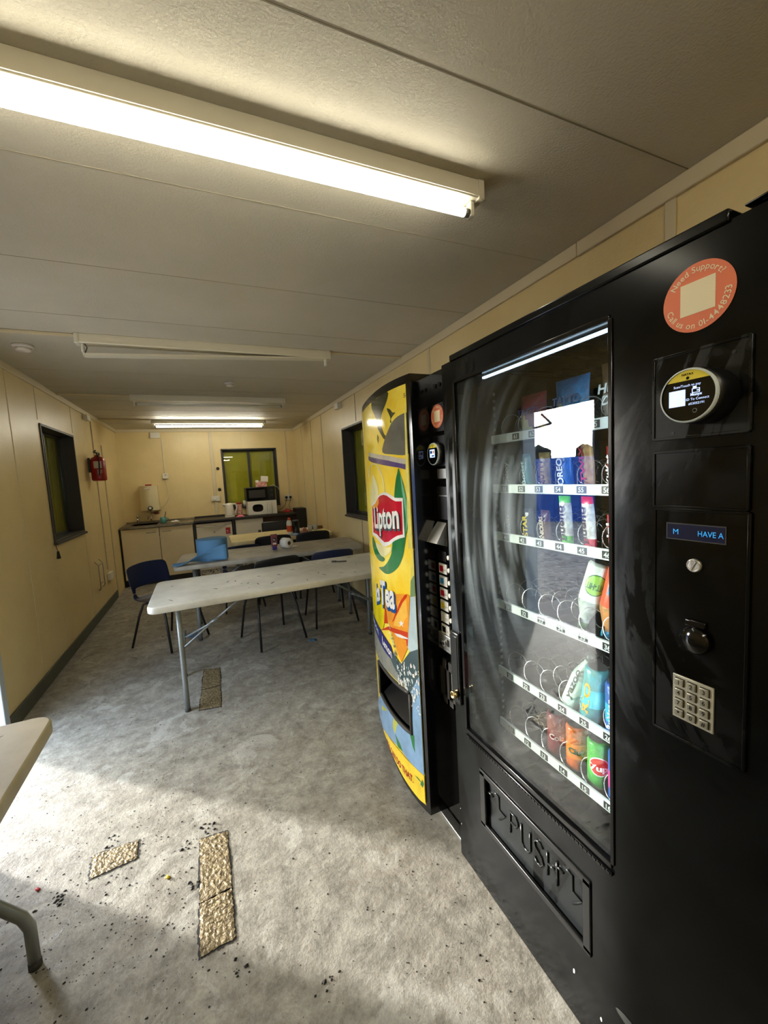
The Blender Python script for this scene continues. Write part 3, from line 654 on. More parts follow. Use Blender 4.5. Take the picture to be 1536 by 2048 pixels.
for (x0, y0, x1, y1) in ((-1.215, YK-0.02, -1.10, YB-0.005), (-0.74, YK-0.02, -0.235, YB-0.005), (-1.10, YK-0.02, -0.74, YK+0.09), (-1.10, YB-0.14, -0.74, YB-0.005)): mb.box(x0, y0, 0.866, x1, y1, 0.897)
mb.box(-1.215, YB-0.018, 0.897, -0.235, YB-0.004, 0.925, bev=0.003); mb.build('sink_surface', m_steel, t, world=True)
mb = MB()
for (x0, y0, z0, x1, y1, z1) in ((-1.10, YK+0.09, 0.745, -0.74, YB-0.14, 0.75), (-1.105, YK+0.09, 0.745, -1.10, YB-0.14, 0.895), (-0.74, YK+0.09, 0.745, -0.735, YB-0.14, 0.895), (-1.10, YK+0.085, 0.745, -0.74, YK+0.09, 0.895), (-1.10, YB-0.14, 0.745, -0.74, YB-0.135, 0.895)): mb.box(x0, y0, z0, x1, y1, z1)
mb.build('basin', m_steel, t, world=True)
mb = MB()
for k in range(6): mb.box(-0.68+k*0.07, YK+0.1, 0.897, -0.665+k*0.07, YB-0.15, 0.901, bev=0.001)
mb.build('drainer_ribs', m_steel, t, world=True)
t = thing('tap', 'single pillar tap at the left of the sink', 'tap', (-1.035, 7.44, 0.897))
mb = MB(); mb.lathe([(0.016, 0), (0.016, 0.07), (0.012, 0.08), (0.012, 0.10)], (0, 0, 0), 'z', 12); mb.tube([(0, 0, 0.075), (0, -0.06, 0.085), (0, -0.09, 0.06)], 0.009, 8); mb.build('spout', m_chrome, t)
mb = MB(); mb.lathe([(0.02, 0.10), (0.024, 0.11), (0.024, 0.13), (0.012, 0.142)], (0, 0, 0), 'z', 8); mb.build('tap_head', m_chrome, t)
# worktop and appliances
t = thing('worktop', 'dark kitchen worktop running from the sink to the right wall', 'worktop', (0.6, YK, 0.87))
mb = MB(); mb.box(-0.232, YK-0.02, 0.868, 1.53, YB-0.005, 0.902, bev=0.004); mb.box(-0.232, YB-0.02, 0.902, 0.25, YB-0.004, 0.93); mb.build('top', m_wt, t, world=True)
for x in (-0.24, 0.335):
    mb = MB(); mb.box(x, YK+0.01, 0, x+0.032, YB-0.03, 0.868); mb.build('support_panel', m_dark, t, world=True)
m_fr = mat('fridge enamel', (214, 206, 186), 0.4)
t = thing('fridge', 'white under-counter fridge with a small red sticker', 'fridge', (0.06, YK, 0))
mb = MB(); mb.box(-0.205, YK+0.05, 0.02, 0.325, YB-0.04, 0.845, bev=0.006); mb.box(-0.205, YK+0.03, 0.0, 0.325, YK+0.05, 0.10); mb.build('body', m_fr, t, world=True)
mb = MB(); mb.box(-0.203, YK, 0.11, 0.323, YK+0.048, 0.80, bev=0.008); mb.box(-0.203, YK, 0.805, 0.323, YK+0.048, 0.845, bev=0.005); d = mb.build('door', m_fr, t, world=True)
mb = MB(); mb.tube([(-0.10, YK-0.005, 0.80), (0.06, YK-0.018, 0.792), (0.22, YK-0.005, 0.80)], 0.008, 8); mb.build('handle', m_fr, d, world=True)
m_stick = mat('red sticker', (176, 30, 44), 0.5)
mb = MB(); mb.box(0.222, YK-0.003, 0.655, 0.292, YK+0.001, 0.755, 0); mb.box(0.232, YK-0.0045, 0.70, 0.262, YK-0.0025, 0.71, 1); mb.box(0.232, YK-0.0045, 0.68, 0.28, YK-0.0025, 0.684, 1); mb.build('sticker', [m_stick, m_whiteP], d, world=True)
mb = MB(); mb.lathe([(0.013, -0.002), (0.013, 0.001)], (0.055, YK, 0.70), 'y', 12); mb.build('badge', m_metal, d, world=True)
mb = MB()
rnd = random.Random(5)
for k in range(60):
    x, z = rnd.uniform(-0.19, 0.31), rnd.uniform(0.005, 0.095); s = rnd.uniform(0.003, 0.011); mb.box(x-s, YK+0.0285, z-s*0.6, x+s, YK+0.0305, z+s*0.6)
mb.build('grime', m_stain, t, world=True)
t = thing('freezer', 'plain white appliance under the worktop, right of the fridge', 'appliance', (0.60, YK, 0))
mb = MB(); mb.box(0.378, YK+0.03, 0.02, 0.812, YB-0.04, 0.862, bev=0.006); mb.build('body', m_fr, t, world=True)
mb = MB(); mb.box(0.380, YK, 0.10, 0.810, YK+0.028, 0.855, bev=0.008); mb.build('door', m_fr, t, world=True)
mb = MB(); mb.box(0.83, YK+0.30, 0.0, 1.50, YK+0.32, 0.866); tag(mb.build('back_board', mat('brown board', (92, 70, 48), 0.7)), 'brown board closing the knee space under the worktop', 'board')
t = thing('black_crate', 'black box standing at the right end of the worktop', 'box', (1.43, 7.12, 0))
mb = MB(); mb.box(1.36, YK-0.06, 0.40, 1.525, YK-0.03, 0.97, bev=0.004); mb.box(1.36, YK-0.03, 0.904, 1.525, 7.2, 0.97, bev=0.004); mb.box(1.495, YK-0.06, 0.0, 1.525, YK-0.03, 0.40); mb.box(1.36, YK-0.06, 0.0, 1.39, YK-0.03, 0.40); mb.build('body', m_black, t, world=True)
mb = MB(); mb.box(1.375, YK-0.066, 0.45, 1.51, YK-0.061, 0.64, bev=0.003); mb.build('front_panel', m_dark, t, world=True)
m_redf = mat('red cloth', (158, 30, 34), 0.7)
crumple('red_cloth', 'red cloth heaped on the worktop beside the black box', 'cloth', (1.27, 7.25, 0.904), 0.10, 0.07, 0.06, m_redf, 12)
# microwaves
t = thing('microwave', 'white microwave with an oval window, lower of the two stacked', 'microwave', (0.80, 7.05, 0.904), 0.0)
mb = MB(); mb.box(-0.20, 0.0, 0.0, 0.27, 0.36, 0.235, bev=0.008); mb.build('body', m_white, t)
mb = MB(); mb.box(-0.198, -0.018, 0.006, 0.105, 0.0, 0.23, bev=0.005); d = mb.build('door', m_white, t)
mb = MB(); pts = [(0.085*math.copysign(abs(math.cos(a))**0.7, math.cos(a))-0.045, 0.062*math.copysign(abs(math.sin(a))**0.7, math.sin(a))+0.118) for a in [2*math.pi*k/28 for k in range(28)]]
mb.poly([(x, -0.0195, z) for x, z in pts]); mb.build('window', m_glossblk, d)
mb = MB(); mb.box(0.108, -0.018, 0.006, 0.185, 0.0, 0.23, bev=0.004); c = mb.build('control_panel', m_white, t)
for z in (0.165, 0.105, 0.05):
    mb = MB(); mb.lathe([(0.016, -0.018), (0.014, -0.032)], (0.147, 0, z), 'y', 14); mb.build('knob', m_whiteP, c)
t = thing('microwave', 'black microwave stacked on top of the white one', 'microwave', (0.80, 7.06, 1.142), 0.0)
mb = MB(); mb.box(-0.21, 0.0, 0.0, 0.26, 0.34, 0.225, bev=0.006); mb.build('body', m_black, t)
mb = MB(); mb.box(-0.208, -0.018, 0.006, 0.135, 0.0, 0.22, bev=0.004); d = mb.build('door', m_glossblk, t)
mb = MB(); mb.box(-0.17, -0.0195, 0.05, 0.09, -0.0175, 0.18); mb.build('window', m_dark, d)
mb = MB(); mb.box(0.138, -0.018, 0.006, 0.258, 0.0, 0.22, bev=0.004); c = mb.build('control_panel', m_black, t)
for z in (0.165, 0.08):
    mb = MB(); mb.lathe([(0.022, -0.018), (0.019, -0.034)], (0.198, 0, z), 'y', 16); mb.build('knob', m_dark, c)
t = thing('snack_box', 'open red and white cardboard box on top of the black microwave', 'box', (0.86, 7.12, 1.368), math.radians(-4))
m_redb = mat('red printed card', (178, 36, 30), 0.6, rgb2=(226, 210, 190), vs_=26)
mb = MB(); mb.box(-0.10, 0, 0, 0.08, 0.12, 0.004, 0); mb.box(-0.10, 0, 0, 0.08, 0.004, 0.075, 0); mb.box(-0.10, 0, 0, -0.096, 0.12, 0.09, 0); mb.box(0.076, 0, 0, 0.08, 0.12, 0.09, 0); mb.box(-0.10, 0.116, 0, 0.08, 0.12, 0.10, 0); mb.build('box_body', m_redb, t)
mb = MB(); mb.box(-0.02, 0.11, 0.09, 0.10, 0.116, 0.185, M=Matrix.Rotation(math.radians(6), 4, 'Y')); mb.box(-0.10, 0.0, 0.075, -0.05, 0.01, 0.115); mb.build('flap', m_whiteP, t)
t = thing('kettle', 'white electric kettle on the worktop left of the microwaves', 'kettle', (0.315, 7.16, 0.902))
mb = MB(); mb.lathe([(0.078, 0), (0.08, 0.02)], (0, 0, 0), 'z', 22); mb.build('base', m_whiteP, t)
mb = MB(); mb.lathe([(0.074, 0.021), (0.076, 0.04), (0.062, 0.20), (0.055, 0.225), (0.02, 0.232)], (0, 0, 0), 'z', 24); mb.tube([(-0.05, 0, 0.19), (-0.09, 0, 0.215)], 0.02, 8); mb.build('jug', m_whiteP, t)
mb = MB(); mb.tube([(0.05, 0, 0.215), (0.105, 0, 0.21), (0.118, 0, 0.15), (0.10, 0, 0.07), (0.07, 0, 0.06)], 0.012, 8); mb.build('handle', m_whiteP, t)
m_jar = mat('jar red label', (170, 50, 40), 0.5, rgb2=(222, 206, 180), vs_=30)
t = thing('coffee_jar', 'tall jar with a red patterned label behind the kettle', 'jar', (0.475, 7.25, 0.902))
mb = MB(); mb.lathe([(0.045, 0), (0.047, 0.01), (0.047, 0.19), (0.04, 0.20)], (0, 0, 0), 'z', 20); mb.build('jar', m_jar, t)
mb = MB(); mb.lathe([(0.044, 0.20), (0.044, 0.225)], (0, 0, 0), 'z', 20); mb.build('lid', m_redf, t)
crumple('pink_wrapper', 'crumpled pink wrapper in front of the kettle', 'wrapper', (0.47, 7.03, 0.902), 0.06, 0.04, 0.04, mat('pink foil', (226, 110, 130), 0.5), 21)
mb = MB(); mb.lathe([(0.032, 0), (0.04, 0.11), (0.038, 0.11), (0.03, 0.004)], (0, 0, 0), 'z', 20); o = mb.build('paper_cup', m_whiteP); o.location = (0.60, 7.50, 1.034); tag(o, 'white cup upright on the far window sill', 'cup')
m_teal = mat('teal glaze', (70, 132, 128), 0.3)
t = thing('mug', 'teal mug with a dark spoon in it on the drainer', 'mug', (-0.655, 7.10, 0.903))
mb = MB(); mb.lathe([(0.038, 0), (0.042, 0.01), (0.045, 0.09), (0.041, 0.09), (0.038, 0.012), (0.001, 0.012)], (0, 0, 0), 'z', 24); mb.build('cup_body', m_teal, t)
mb = MB(); mb.tube([(0.042, 0, 0.075), (0.07, 0, 0.07), (0.074, 0, 0.045), (0.042, 0, 0.022)], 0.006, 8); mb.build('handle', m_teal, t)
mb = MB(); mb.tube([(0.005, 0, 0.015), (0.045, 0, 0.175)], 0.005, 6); o = mb.build('spoon', m_black); o.location = (-0.655, 7.10, 0.903); tag(o, 'dark spoon standing in the teal mug', 'spoon')
crumple('paper_tissue', 'scrap of white tissue on the drainer beside the teal mug', 'tissue', (-0.50, 7.15, 0.903), 0.06, 0.05, 0.03, m_tis, 31)
# water heater
m_heat = mat('yellowed heater enamel', (216, 204, 164), 0.4)
t = thing('water_heater', 'cream wall-mounted water heater above the sink', 'water heater', (-0.845, 7.44, 1.10))
mb = MB(); n = 18; prof = [(0.0, 0.0)]
pr = [(-0.125+0.25*k/n, -0.12*math.sin(math.pi*(0.12+0.76*k/n))) for k in range(n+1)]
pr = [(-0.125, 0.105)]+pr+[(0.125, 0.105)]
mb.prism(pr, 0.085, 0.39); pr2 = [(x*1.04, y*0.98-0.004 if y < 0 else y) for x, y in pr]
mb.prism(pr2, 0.0, 0.075); mb.prism([(x*0.97, y*0.95 if y < 0 else y) for x, y in pr], 0.07, 0.09); mb.build('body', m_heat, t)
mb = MB(); mb.lathe([(0.036, -0.115), (0.036, -0.145), (0.03, -0.15)], (0.01, 0, 0.035), 'y', 20); k = mb.build('dial', m_black, t)
mb = MB(); mb.lathe([(0.02, -0.150), (0.02, -0.152)], (0.01, 0, 0.04), 'y', 16); mb.build('dial_face', m_whiteP, k)
mb = MB(); mb.box(-0.045, -0.127, 0.33, 0.035, -0.118, 0.352, bev=0.003); mb.build('badge', m_det, t)
mb = MB(); mb.tube([(0.0, -0.02, 0.0), (0.0, -0.04, -0.05), (0.01, -0.15, -0.08), (0.01, -0.16, -0.17)], 0.009, 8); mb.tube([(-0.04, 0.0, 0.0), (-0.045, 0.0, -0.10), (-0.06, 0.04, -0.15)], 0.006, 8); mb.build('outlet_pipe', m_chrome, t)
mb = MB(); mb.lathe([(0.018, 0.04), (0.022, 0.055), (0.022, 0.10), (0.012, 0.115)], (0, 0, -0.05), 'x', 10); mb.tube([(0.0, -0.02, -0.04), (0.05, 0.0, -0.05)], 0.008, 6); mb.build('valve_knob', mat('brown valve', (96, 40, 28), 0.5), t)
mb = MB(); mb.box(-0.045, -0.05, 0, 0.045, -0.02, 0.022, bev=0.008); o = mb.build('red_sponge', m_redf); o.location = (-0.84, 7.44, 1.4905); tag(o, 'red object lying on top of the water heater', 'sponge')

# ------------------------------------------------------------------ electrics on the walls
def plate(name, label, cat, x0, y0, z0, x1, y1, z1, group='white electrical fittings on the walls'):
    t = thing(name, label, cat, ((x0+x1)/2, (y0+y1)/2, z0), group=group)
    mb = MB(); mb.box(x0, y0, z0, x1, y1, z1, bev=0.004); mb.build('face_plate', m_whiteP, t, world=True); return t
t = plate('fused_spur', 'square white fused spur above the water heater', 'switch', -0.640, YB-0.035, 1.59, -0.555, YB-0.001, 1.675)
mb = MB(); mb.box(-0.605, YB-0.038, 1.645, -0.585, YB-0.034, 1.655); mb.build('switch', m_dark, t, world=True)
mb = MB(); mb.tube([(-0.60, YB-0.01, 1.59), (-0.585, YB-0.015, 1.45), (-0.575, YB-0.03, 1.33), (-0.61, YB-0.05, 1.20), (-0.70, YB-0.06, 1.125)], 0.004, 6); tag(mb.build('heater_cable', m_whiteP), 'white cable looping from the fused spur to the water heater', 'cable')
plate('junction_box', 'pale junction box high on the far wall above the fused spur', 'junction box', -0.755, YB-0.04, 2.245, -0.62, YB-0.001, 2.335)
slim('cable_trunking', 'thin white trunking from the junction box down to the fused spur', 'cable trunking', m_trim, lambda mb: mb.box(-0.612, YB-0.012, 1.675, -0.592, YB-0.001, 2.25, bev=0.002), 'cable trunking in the cabin')
t = plate('double_socket', 'white fittings with a plug on the far wall left of the window', 'socket', 0.06, YB-0.03, 1.165, 0.20, YB-0.001, 1.255)
mb = MB(); mb.box(0.085, YB-0.06, 1.185, 0.135, YB-0.03, 1.225, bev=0.006); mb.box(0.15, YB-0.038, 1.20, 0.165, YB-0.03, 1.215); mb.build('plug', m_whiteP, t, world=True)
slim('cable_trunking', 'wide white trunking down the far wall left of the window', 'cable trunking', m_trim, lambda mb: (mb.box(0.105, YB-0.02, 1.255, 0.155, YB-0.001, H-0.047, bev=0.002), mb.box(0.105, YB-0.02, 0.93, 0.155, YB-0.001, 1.165, bev=0.002)), 'cable trunking in the cabin')
for z, lab in ((1.72, 'round black wall fitting beside the far window, upper'), (1.36, 'round black wall fitting beside the far window, lower')):
    mb = MB(); mb.lathe([(0.026, 0), (0.026, -0.012), (0.012, -0.02)], (0.205, YB-0.001, z), 'y', 18); tag(mb.build('round_fitting', m_black), lab, 'wall fitting', 'round black wall fittings')
t = plate('double_socket', 'white double socket with two black plugs, right of the far window', 'socket', 1.285, YB-0.03, 1.10, 1.425, YB-0.001, 1.185)
for x in (1.32, 1.392):
    mb = MB(); mb.lathe([(0.024, 0.0), (0.022, -0.025), (0.012, -0.03)], (x, YB-0.03, 1.145), 'y', 14); p = mb.build('plug', m_black, t, world=True)
for k, (x, p3, lab) in enumerate(((1.32, (1.15, YB-0.13, 0.93), 'black cable from the left plug down behind the microwaves'), (1.392, (1.32, YB-0.10, 0.91), 'black cable from the right plug to the worktop'))):
    mb = MB(); mb.tube([(x, YB-0.05, 1.13), (x-0.02, YB-0.06, 1.06), (x-0.045, YB-0.07, 1.00), (p3[0]+0.05, p3[1], p3[2]+0.02), p3], 0.004, 6); tag(mb.build('power_cable', m_black), lab, 'cable', 'black power cables')
mb = MB(); mb.tube([(1.03, 7.38, 1.372), (1.08, 7.40, 1.39), (1.17, 7.45, 1.34), (1.20, 7.47, 1.28), (1.21, 7.49, 1.10), (1.20, 7.49, 0.91)], 0.005, 6); tag(mb.build('white_cable', m_whiteP), 'white cable curving over the black microwave', 'cable')
slim('cable_trunking', 'thin white trunking on the far wall down to the right double socket', 'cable trunking', m_trim, lambda mb: mb.box(1.37, YB-0.012, 1.186, 1.39, YB-0.001, H-0.047, bev=0.002), 'cable trunking in the cabin')
plate('junction_box', 'small pale box high on the left wall before the extinguisher', 'junction box', XL+0.001, 5.70, 2.275, XL+0.05, 5.84, 2.335)
slim('cable_trunking', 'white trunking running down the left wall behind the extinguisher', 'cable trunking', m_trim, lambda mb: mb.box(XL+0.001, 6.03, 0.46, XL+0.012, 6.055, H-0.054, bev=0.002), 'cable trunking in the cabin')
plate('double_socket', 'white socket low on the left wall below the trunking', 'socket', XL+0.001, 5.98, 0.33, XL+0.04, 6.15, 0.42)
plate('junction_box', 'small pale box high on the right wall near the far window', 'junction box', XR-0.05, 4.66, 2.265, XR-0.001, 4.80, 2.333)
# extinguisher
m_red = mat('extinguisher red', (150, 18, 22), 0.3)
t = thing('fire_extinguisher', 'red fire extinguisher hanging on the left wall past the window', 'fire extinguisher', (XL+0.095, 5.72, 1.57))
mb = MB(); mb.lathe([(0.06, 0), (0.074, 0.012), (0.076, 0.03), (0.076, 0.235), (0.062, 0.265), (0.028, 0.285), (0.02, 0.30)], (0, 0, 0), 'z', 28); mb.build('cylinder', m_red, t)
mb = MB(); mb.lathe([(0.02, 0.295), (0.02, 0.325)], (0, 0, 0), 'z', 12); mb.lathe([(0.016, 0.02), (0.016, 0.035)], (0, 0, 0.312), 'x', 14); mb.build('valve', m_chrome, t)
mb = MB(); mb.box(-0.012, -0.02, 0.325, 0.012, 0.075, 0.333, M=Matrix.Rotation(0.15, 4, 'X')); mb.box(-0.010, -0.015, 0.345, 0.010, 0.07, 0.352, M=Matrix.Rotation(0.35, 4, 'X')); mb.tube([(0, -0.02, 0.31), (0.02, -0.06, 0.29), (0.03, -0.085, 0.20), (0.02, -0.085, 0.06)], 0.007, 6); mb.build('handle_and_hose', m_black, t)
mb = MB(); P = []
for k in range(7):
    a = math.radians(-112+10*k); P.append([(0.0775*math.cos(a), 0.0775*math.sin(a), 0.145), (0.0775*math.cos(a), 0.0775*math.sin(a), 0.225)])
mb.grid(P, smooth=False)
for r_, zz in ((0, 0.115), (1, 0.095), (2, 0.075)):
    P = []
    for k in range(5):
        a = math.radians(-88+(9 if r_ < 2 else 6)*k); P.append([(0.0775*math.cos(a), 0.0775*math.sin(a), zz), (0.0775*math.cos(a), 0.0775*math.sin(a), zz+0.010)])
    mb.grid(P, smooth=False)
mb.build('label', mat('label grey', (190, 180, 170), 0.5), t)
mb = MB(); mb.box(-0.094, -0.015, 0.10, -0.074, 0.015, 0.27); mb.build('bracket', m_dark, t)
t = thing('wall_bracket', 'thin grey wire bracket low on the left wall', 'wire bracket', (XL, 5.5, 0.30))
mb = MB()
for y0 in (5.40, 5.60): mb.tube([(XL+0.004, y0+0.06, 0.655), (XL+0.05, y0, 0.62), (XL+0.05, y0, 0.37), (XL+0.03, y0+0.03, 0.34), (XL+0.004, y0+0.10, 0.325)], 0.005, 6)
mb.tube([(XL+0.05, 5.40, 0.62), (XL+0.05, 5.60, 0.62)], 0.005, 6); mb.tube([(XL+0.05, 5.40, 0.42), (XL+0.05, 5.60, 0.40)], 0.005, 6); mb.build('wire', m_metal, t, world=True)
t = thing('pull_cord', 'black toggle hanging on a cord below the left window', 'pull cord', (XL+0.02, 4.25, 1.03))
mb = MB(); mb.tube([(XL+0.012, 4.262, 1.06), (XL+0.018, 4.268, 0.99), (XL+0.02, 4.285, 0.955)], 0.003, 5); mb.build('cord', m_dark, t, world=True)
mb = MB(); mb.tube([(XL+0.02, 4.285, 0.958), (XL+0.02, 4.287, 0.895)], 0.0, 8, rr=[0.008, 0.016]); mb.build('toggle', m_black, t, world=True)

# ------------------------------------------------------------------ floor: foil patches, gloves, crumbs
def foil_mat():
    m = mat('crinkled gold foil tape', (150, 134, 100), 0.5, metal=0.3, bump=0.9, bs=70, rgb2=(96, 82, 58), vs_=45); return m
m_foil = foil_mat(); m_tar = mat('black tape edge', (30, 28, 26), 0.7)
def foil(label, pts, seed, nu=12, nv=30):
    rnd = random.Random(seed); mb = MB(); a, b, c, d = [Vector((*p, 0)) for p in pts]; P = []
    for i in range(nv+1):
        row = []
        for j in range(nu+1):
            p = a.lerp(b, j/nu).lerp(d.lerp(c, j/nu), i/nv); ed = i in (0, nv) or j in (0, nu)
            p = p + Vector((rnd.uniform(-1, 1)*0.003, rnd.uniform(-1, 1)*0.003, 0.0025+(0 if ed else rnd.uniform(0, 0.0022)))); row.append(tuple(p))
        P.append(row)
    mb.grid(P, 0, smooth=False)
    cen = (a+b+c+d)/4; o4 = []
    k = 24; per = []
    for q, (s, e) in enumerate(((a, b), (b, c), (c, d), (d, a))):
        for i in range(k): p = s.lerp(e, i/k); dv = (p-cen).normalized(); per.append(p+dv*rnd.uniform(0.002, 0.010))
    mb.poly([(p.x, p.y, 0.0012) for p in per], 1)
    o = mb.build('foil_tape_patch', [m_foil, m_tar]); tag(o, label, 'tape patch', 'gold foil tape patches on the floor'); return o
foil('long gold foil strip on the floor near the camera, its far section', [(-0.151, 1.752), (-0.045, 1.743), (-0.042, 1.480), (-0.147, 1.472)], 1)
foil('short gold foil strip continuing the long one towards the camera', [(-0.148, 1.468), (-0.043, 1.476), (-0.041, 1.300), (-0.146, 1.292)], 2)
foil('small slanted gold foil patch left of the long strip', [(-0.545, 1.872), (-0.386, 1.868), (-0.379, 1.776), (-0.531, 1.758)], 3, 22, 12)
foil('gold foil patch under the front table, the far half of the pair', [(-0.144, 3.428), (-0.027, 3.405), (-0.030, 3.10), (-0.156, 3.09)], 4)
foil('gold foil patch by the front table leg, the near half of the pair', [(-0.155, 3.08), (-0.031, 3.09), (-0.036, 2.79), (-0.168, 2.81)], 5)
crumple('rubber_glove', 'crumpled teal glove on the floor behind the front table leg', 'glove', (-0.25, 4.30, 0.0), 0.08, 0.05, 0.02, m_glove, 41)
crumple('rubber_glove', 'scrap of blue glove on the floor beside a chair foot', 'glove', (0.76, 3.55, 0.0), 0.035, 0.02, 0.015, m_glove, 42)
crumple('litter_scrap', 'tiny yellow scrap on the floor near the gold patches', 'litter', (-0.26, 1.63, 0.0), 0.010, 0.006, 0.004, mat('yellow scrap', (200, 170, 40), 0.6), 43, 4)
crumple('litter_scrap', 'tiny red scrap on the floor by the small foil patch', 'litter', (-0.70, 1.80, 0.0), 0.010, 0.005, 0.004, mat('red scrap', (190, 40, 50), 0.6), 44, 4)
mb = MB(); rnd = random.Random(11)
def crumb(x, y, s):
    s = 0.0016+max(0, s-0.001)*rnd.random()**0.8
    n0 = rnd.randint(4, 6); ph = rnd.uniform(0, 6); zt = s*rnd.uniform(0.3, 0.7)
    ring = [mb.b.verts.new((x+s*rnd.uniform(0.6, 1.1)*math.cos(ph+6.283*k/n0), y+s*rnd.uniform(0.5, 1)*math.sin(ph+6.283*k/n0), 0.0005)) for k in range(n0)]
    top = mb.b.verts.new((x, y, zt))
    for k in range(n0): mb.b.faces.new((ring[k], ring[(k+1) % n0], top))
for cx_, cy_, n_ in ((-0.12, 1.80, 14), (-0.20, 1.74, 16), (-0.62, 1.72, 22), (-0.50, 1.90, 10), (-0.03, 1.20, 8), (0.20, 1.05, 10), (-0.16, 1.55, 20)):
    for k in range(n_): crumb(rnd.gauss(cx_, 0.018), rnd.gauss(cy_, 0.02), rnd.uniform(0.004, 0.012))
for k in range(640): crumb(rnd.gauss(-0.45, 0.28), rnd.gauss(1.55, 0.35), rnd.uniform(0.0015, 0.006))
for k in range(500): crumb(rnd.uniform(-0.95, 0.70), rnd.uniform(0.65, 2.6), rnd.uniform(0.001, 0.0045))
for k in range(420): crumb(rnd.uniform(-1.15, 1.2), rnd.uniform(2.3, 6.2), rnd.uniform(0.001, 0.006))
for k in range(60): crumb(rnd.gauss(0.62, 0.1), rnd.gauss(1.1, 0.3), rnd.uniform(0.002, 0.006))
o = mb.build('floor_grit', mat('dark grit', (40, 37, 34), 0.8)); tag(o, 'dark grit and crumbs scattered over the concrete floor', 'grit'); o['kind'] = 'stuff'
# ------------------------------------------------------------------ drinks machine with bowed picture front
PF = [0.5655, -4.13202, 11.49718, -14.21831, 7.23236]
def fx(y): return ((((PF[0]*y+PF[1])*y+PF[2])*y+PF[3])*y+PF[4])
def slant(y, z):     # the dispensing slot runs slightly downhill
    q = max(0.0, 1-abs(z-0.4725)/0.26) ; q = min(1.0, q*1.6)
    return z - 0.15*(min(max(y, 1.43), 1.92)-1.43)*q
def fs(y, z, off=0.0):
    e = 0.002; n = Vector((-1, (fx(y+e)-fx(y-e))/(2*e), 0)).normalized()
    return Vector((fx(y), y, z)) + n*off
t = DM = thing('drinks_machine', 'tall drinks vending machine with a bowed yellow iced-tea picture front', 'vending machine', (1.15, 1.75, 0))
Y0, Y1 = 1.335, 2.26; Z0, Z1 = 0.09, 1.815
mb = MB(); mb.box(0.90, 1.245, 0.03, 1.50, 2.25, 1.80, bev=0.006); mb.box(0.96, 1.245, 0.0, 1.46, 2.20, 0.03)
mb.build('cabinet', m_blkpaint, t, world=True)
mb = MB(); ycols = [Y0+(1.43-Y0)*k/4 for k in range(4)] + [1.43+(1.91-1.43)*k/14 for k in range(15)] + [1.91+(Y1-1.91)*k/10 for k in range(1, 11)]
zr = [Z0, 0.16, 0.22, 0.30, 0.385, 0.4725, 0.56, 0.64, 0.72, 0.9, 1.2, 1.5, Z1]
P = [[tuple(fs(y, slant(y, z))) for z in zr] for y in ycols]
jy0, jy1 = 4, 18
mb.grid(P, 0, skip=lambda i, j: jy0 <= i < jy1 and zr[j] in (0.385, 0.4725))
for (ya, yb) in ((Y0, Y0),):
    mb.face([(fx(Y0), Y0, Z0), (0.79, Y0, Z0), (0.79, Y0, Z1), (fx(Y0), Y0, Z1)])
    mb.face([(fx(Y1), Y1, Z0), (0.92, Y1, Z0), (0.92, Y1, Z1), (fx(Y1), Y1, Z1)])
for z in (Z0, Z1):
    for i in range(len(ycols)-1): mb.face([(fx(ycols[i]), ycols[i], z), (fx(ycols[i+1]), ycols[i+1], z), (0.91, ycols[i+1], z), (0.91, ycols[i], z)])
for i in range(jy0, jy1):      # pocket of the slot
    for z, zz in ((0.385, 0.385), (0.56, 0.56)):
        a, b_ = ycols[i], ycols[i+1]; mb.face([fs(a, slant(a, z)), fs(b_, slant(b_, z)), Vector((fx(b_)+0.13, b_, slant(b_, z))), Vector((fx(a)+0.13, a, slant(a, z)))])
    a, b_ = ycols[i], ycols[i+1]; mb.face([(fx(a)+0.13, a, slant(a, 0.385)), (fx(b_)+0.13, b_, slant(b_, 0.385)), (fx(b_)+0.13, b_, slant(b_, 0.56)), (fx(a)+0.13, a, slant(a, 0.56))])
for y in (1.43, 1.91): mb.face([fs(y, slant(y, 0.385)), Vector((fx(y)+0.13, y, slant(y, 0.385))), Vector((fx(y)+0.13, y, slant(y, 0.56))), fs(y, slant(y, 0.56))])
door = mb.build('bowed_door', m_glossblk, t, world=True, fixn=True)
mb = MB()
loop = [(y, 0.56) for y in ycols[jy0:jy1+1]] + [(y, 0.385) for y in ycols[jy0:jy1+1]][::-1]; loop.append(loop[0])
mb.tube([tuple(fs(y, slant(y, z), 0.004)) for y, z in loop], 0.009, 6); mb.build('slot_frame', m_dark, door, world=True)
mb = MB(); P = []
for k in range(9):
    y = 1.45+0.44*k/8; P.append([tuple(fs(y, slant(y, 0.395), -0.01)), (fx(y)+0.06, y, slant(y, 0.43)), (fx(y)+0.11, y, slant(y, 0.50))])
mb.grid(P); mb.build('catch_flap', m_black, door, world=True)
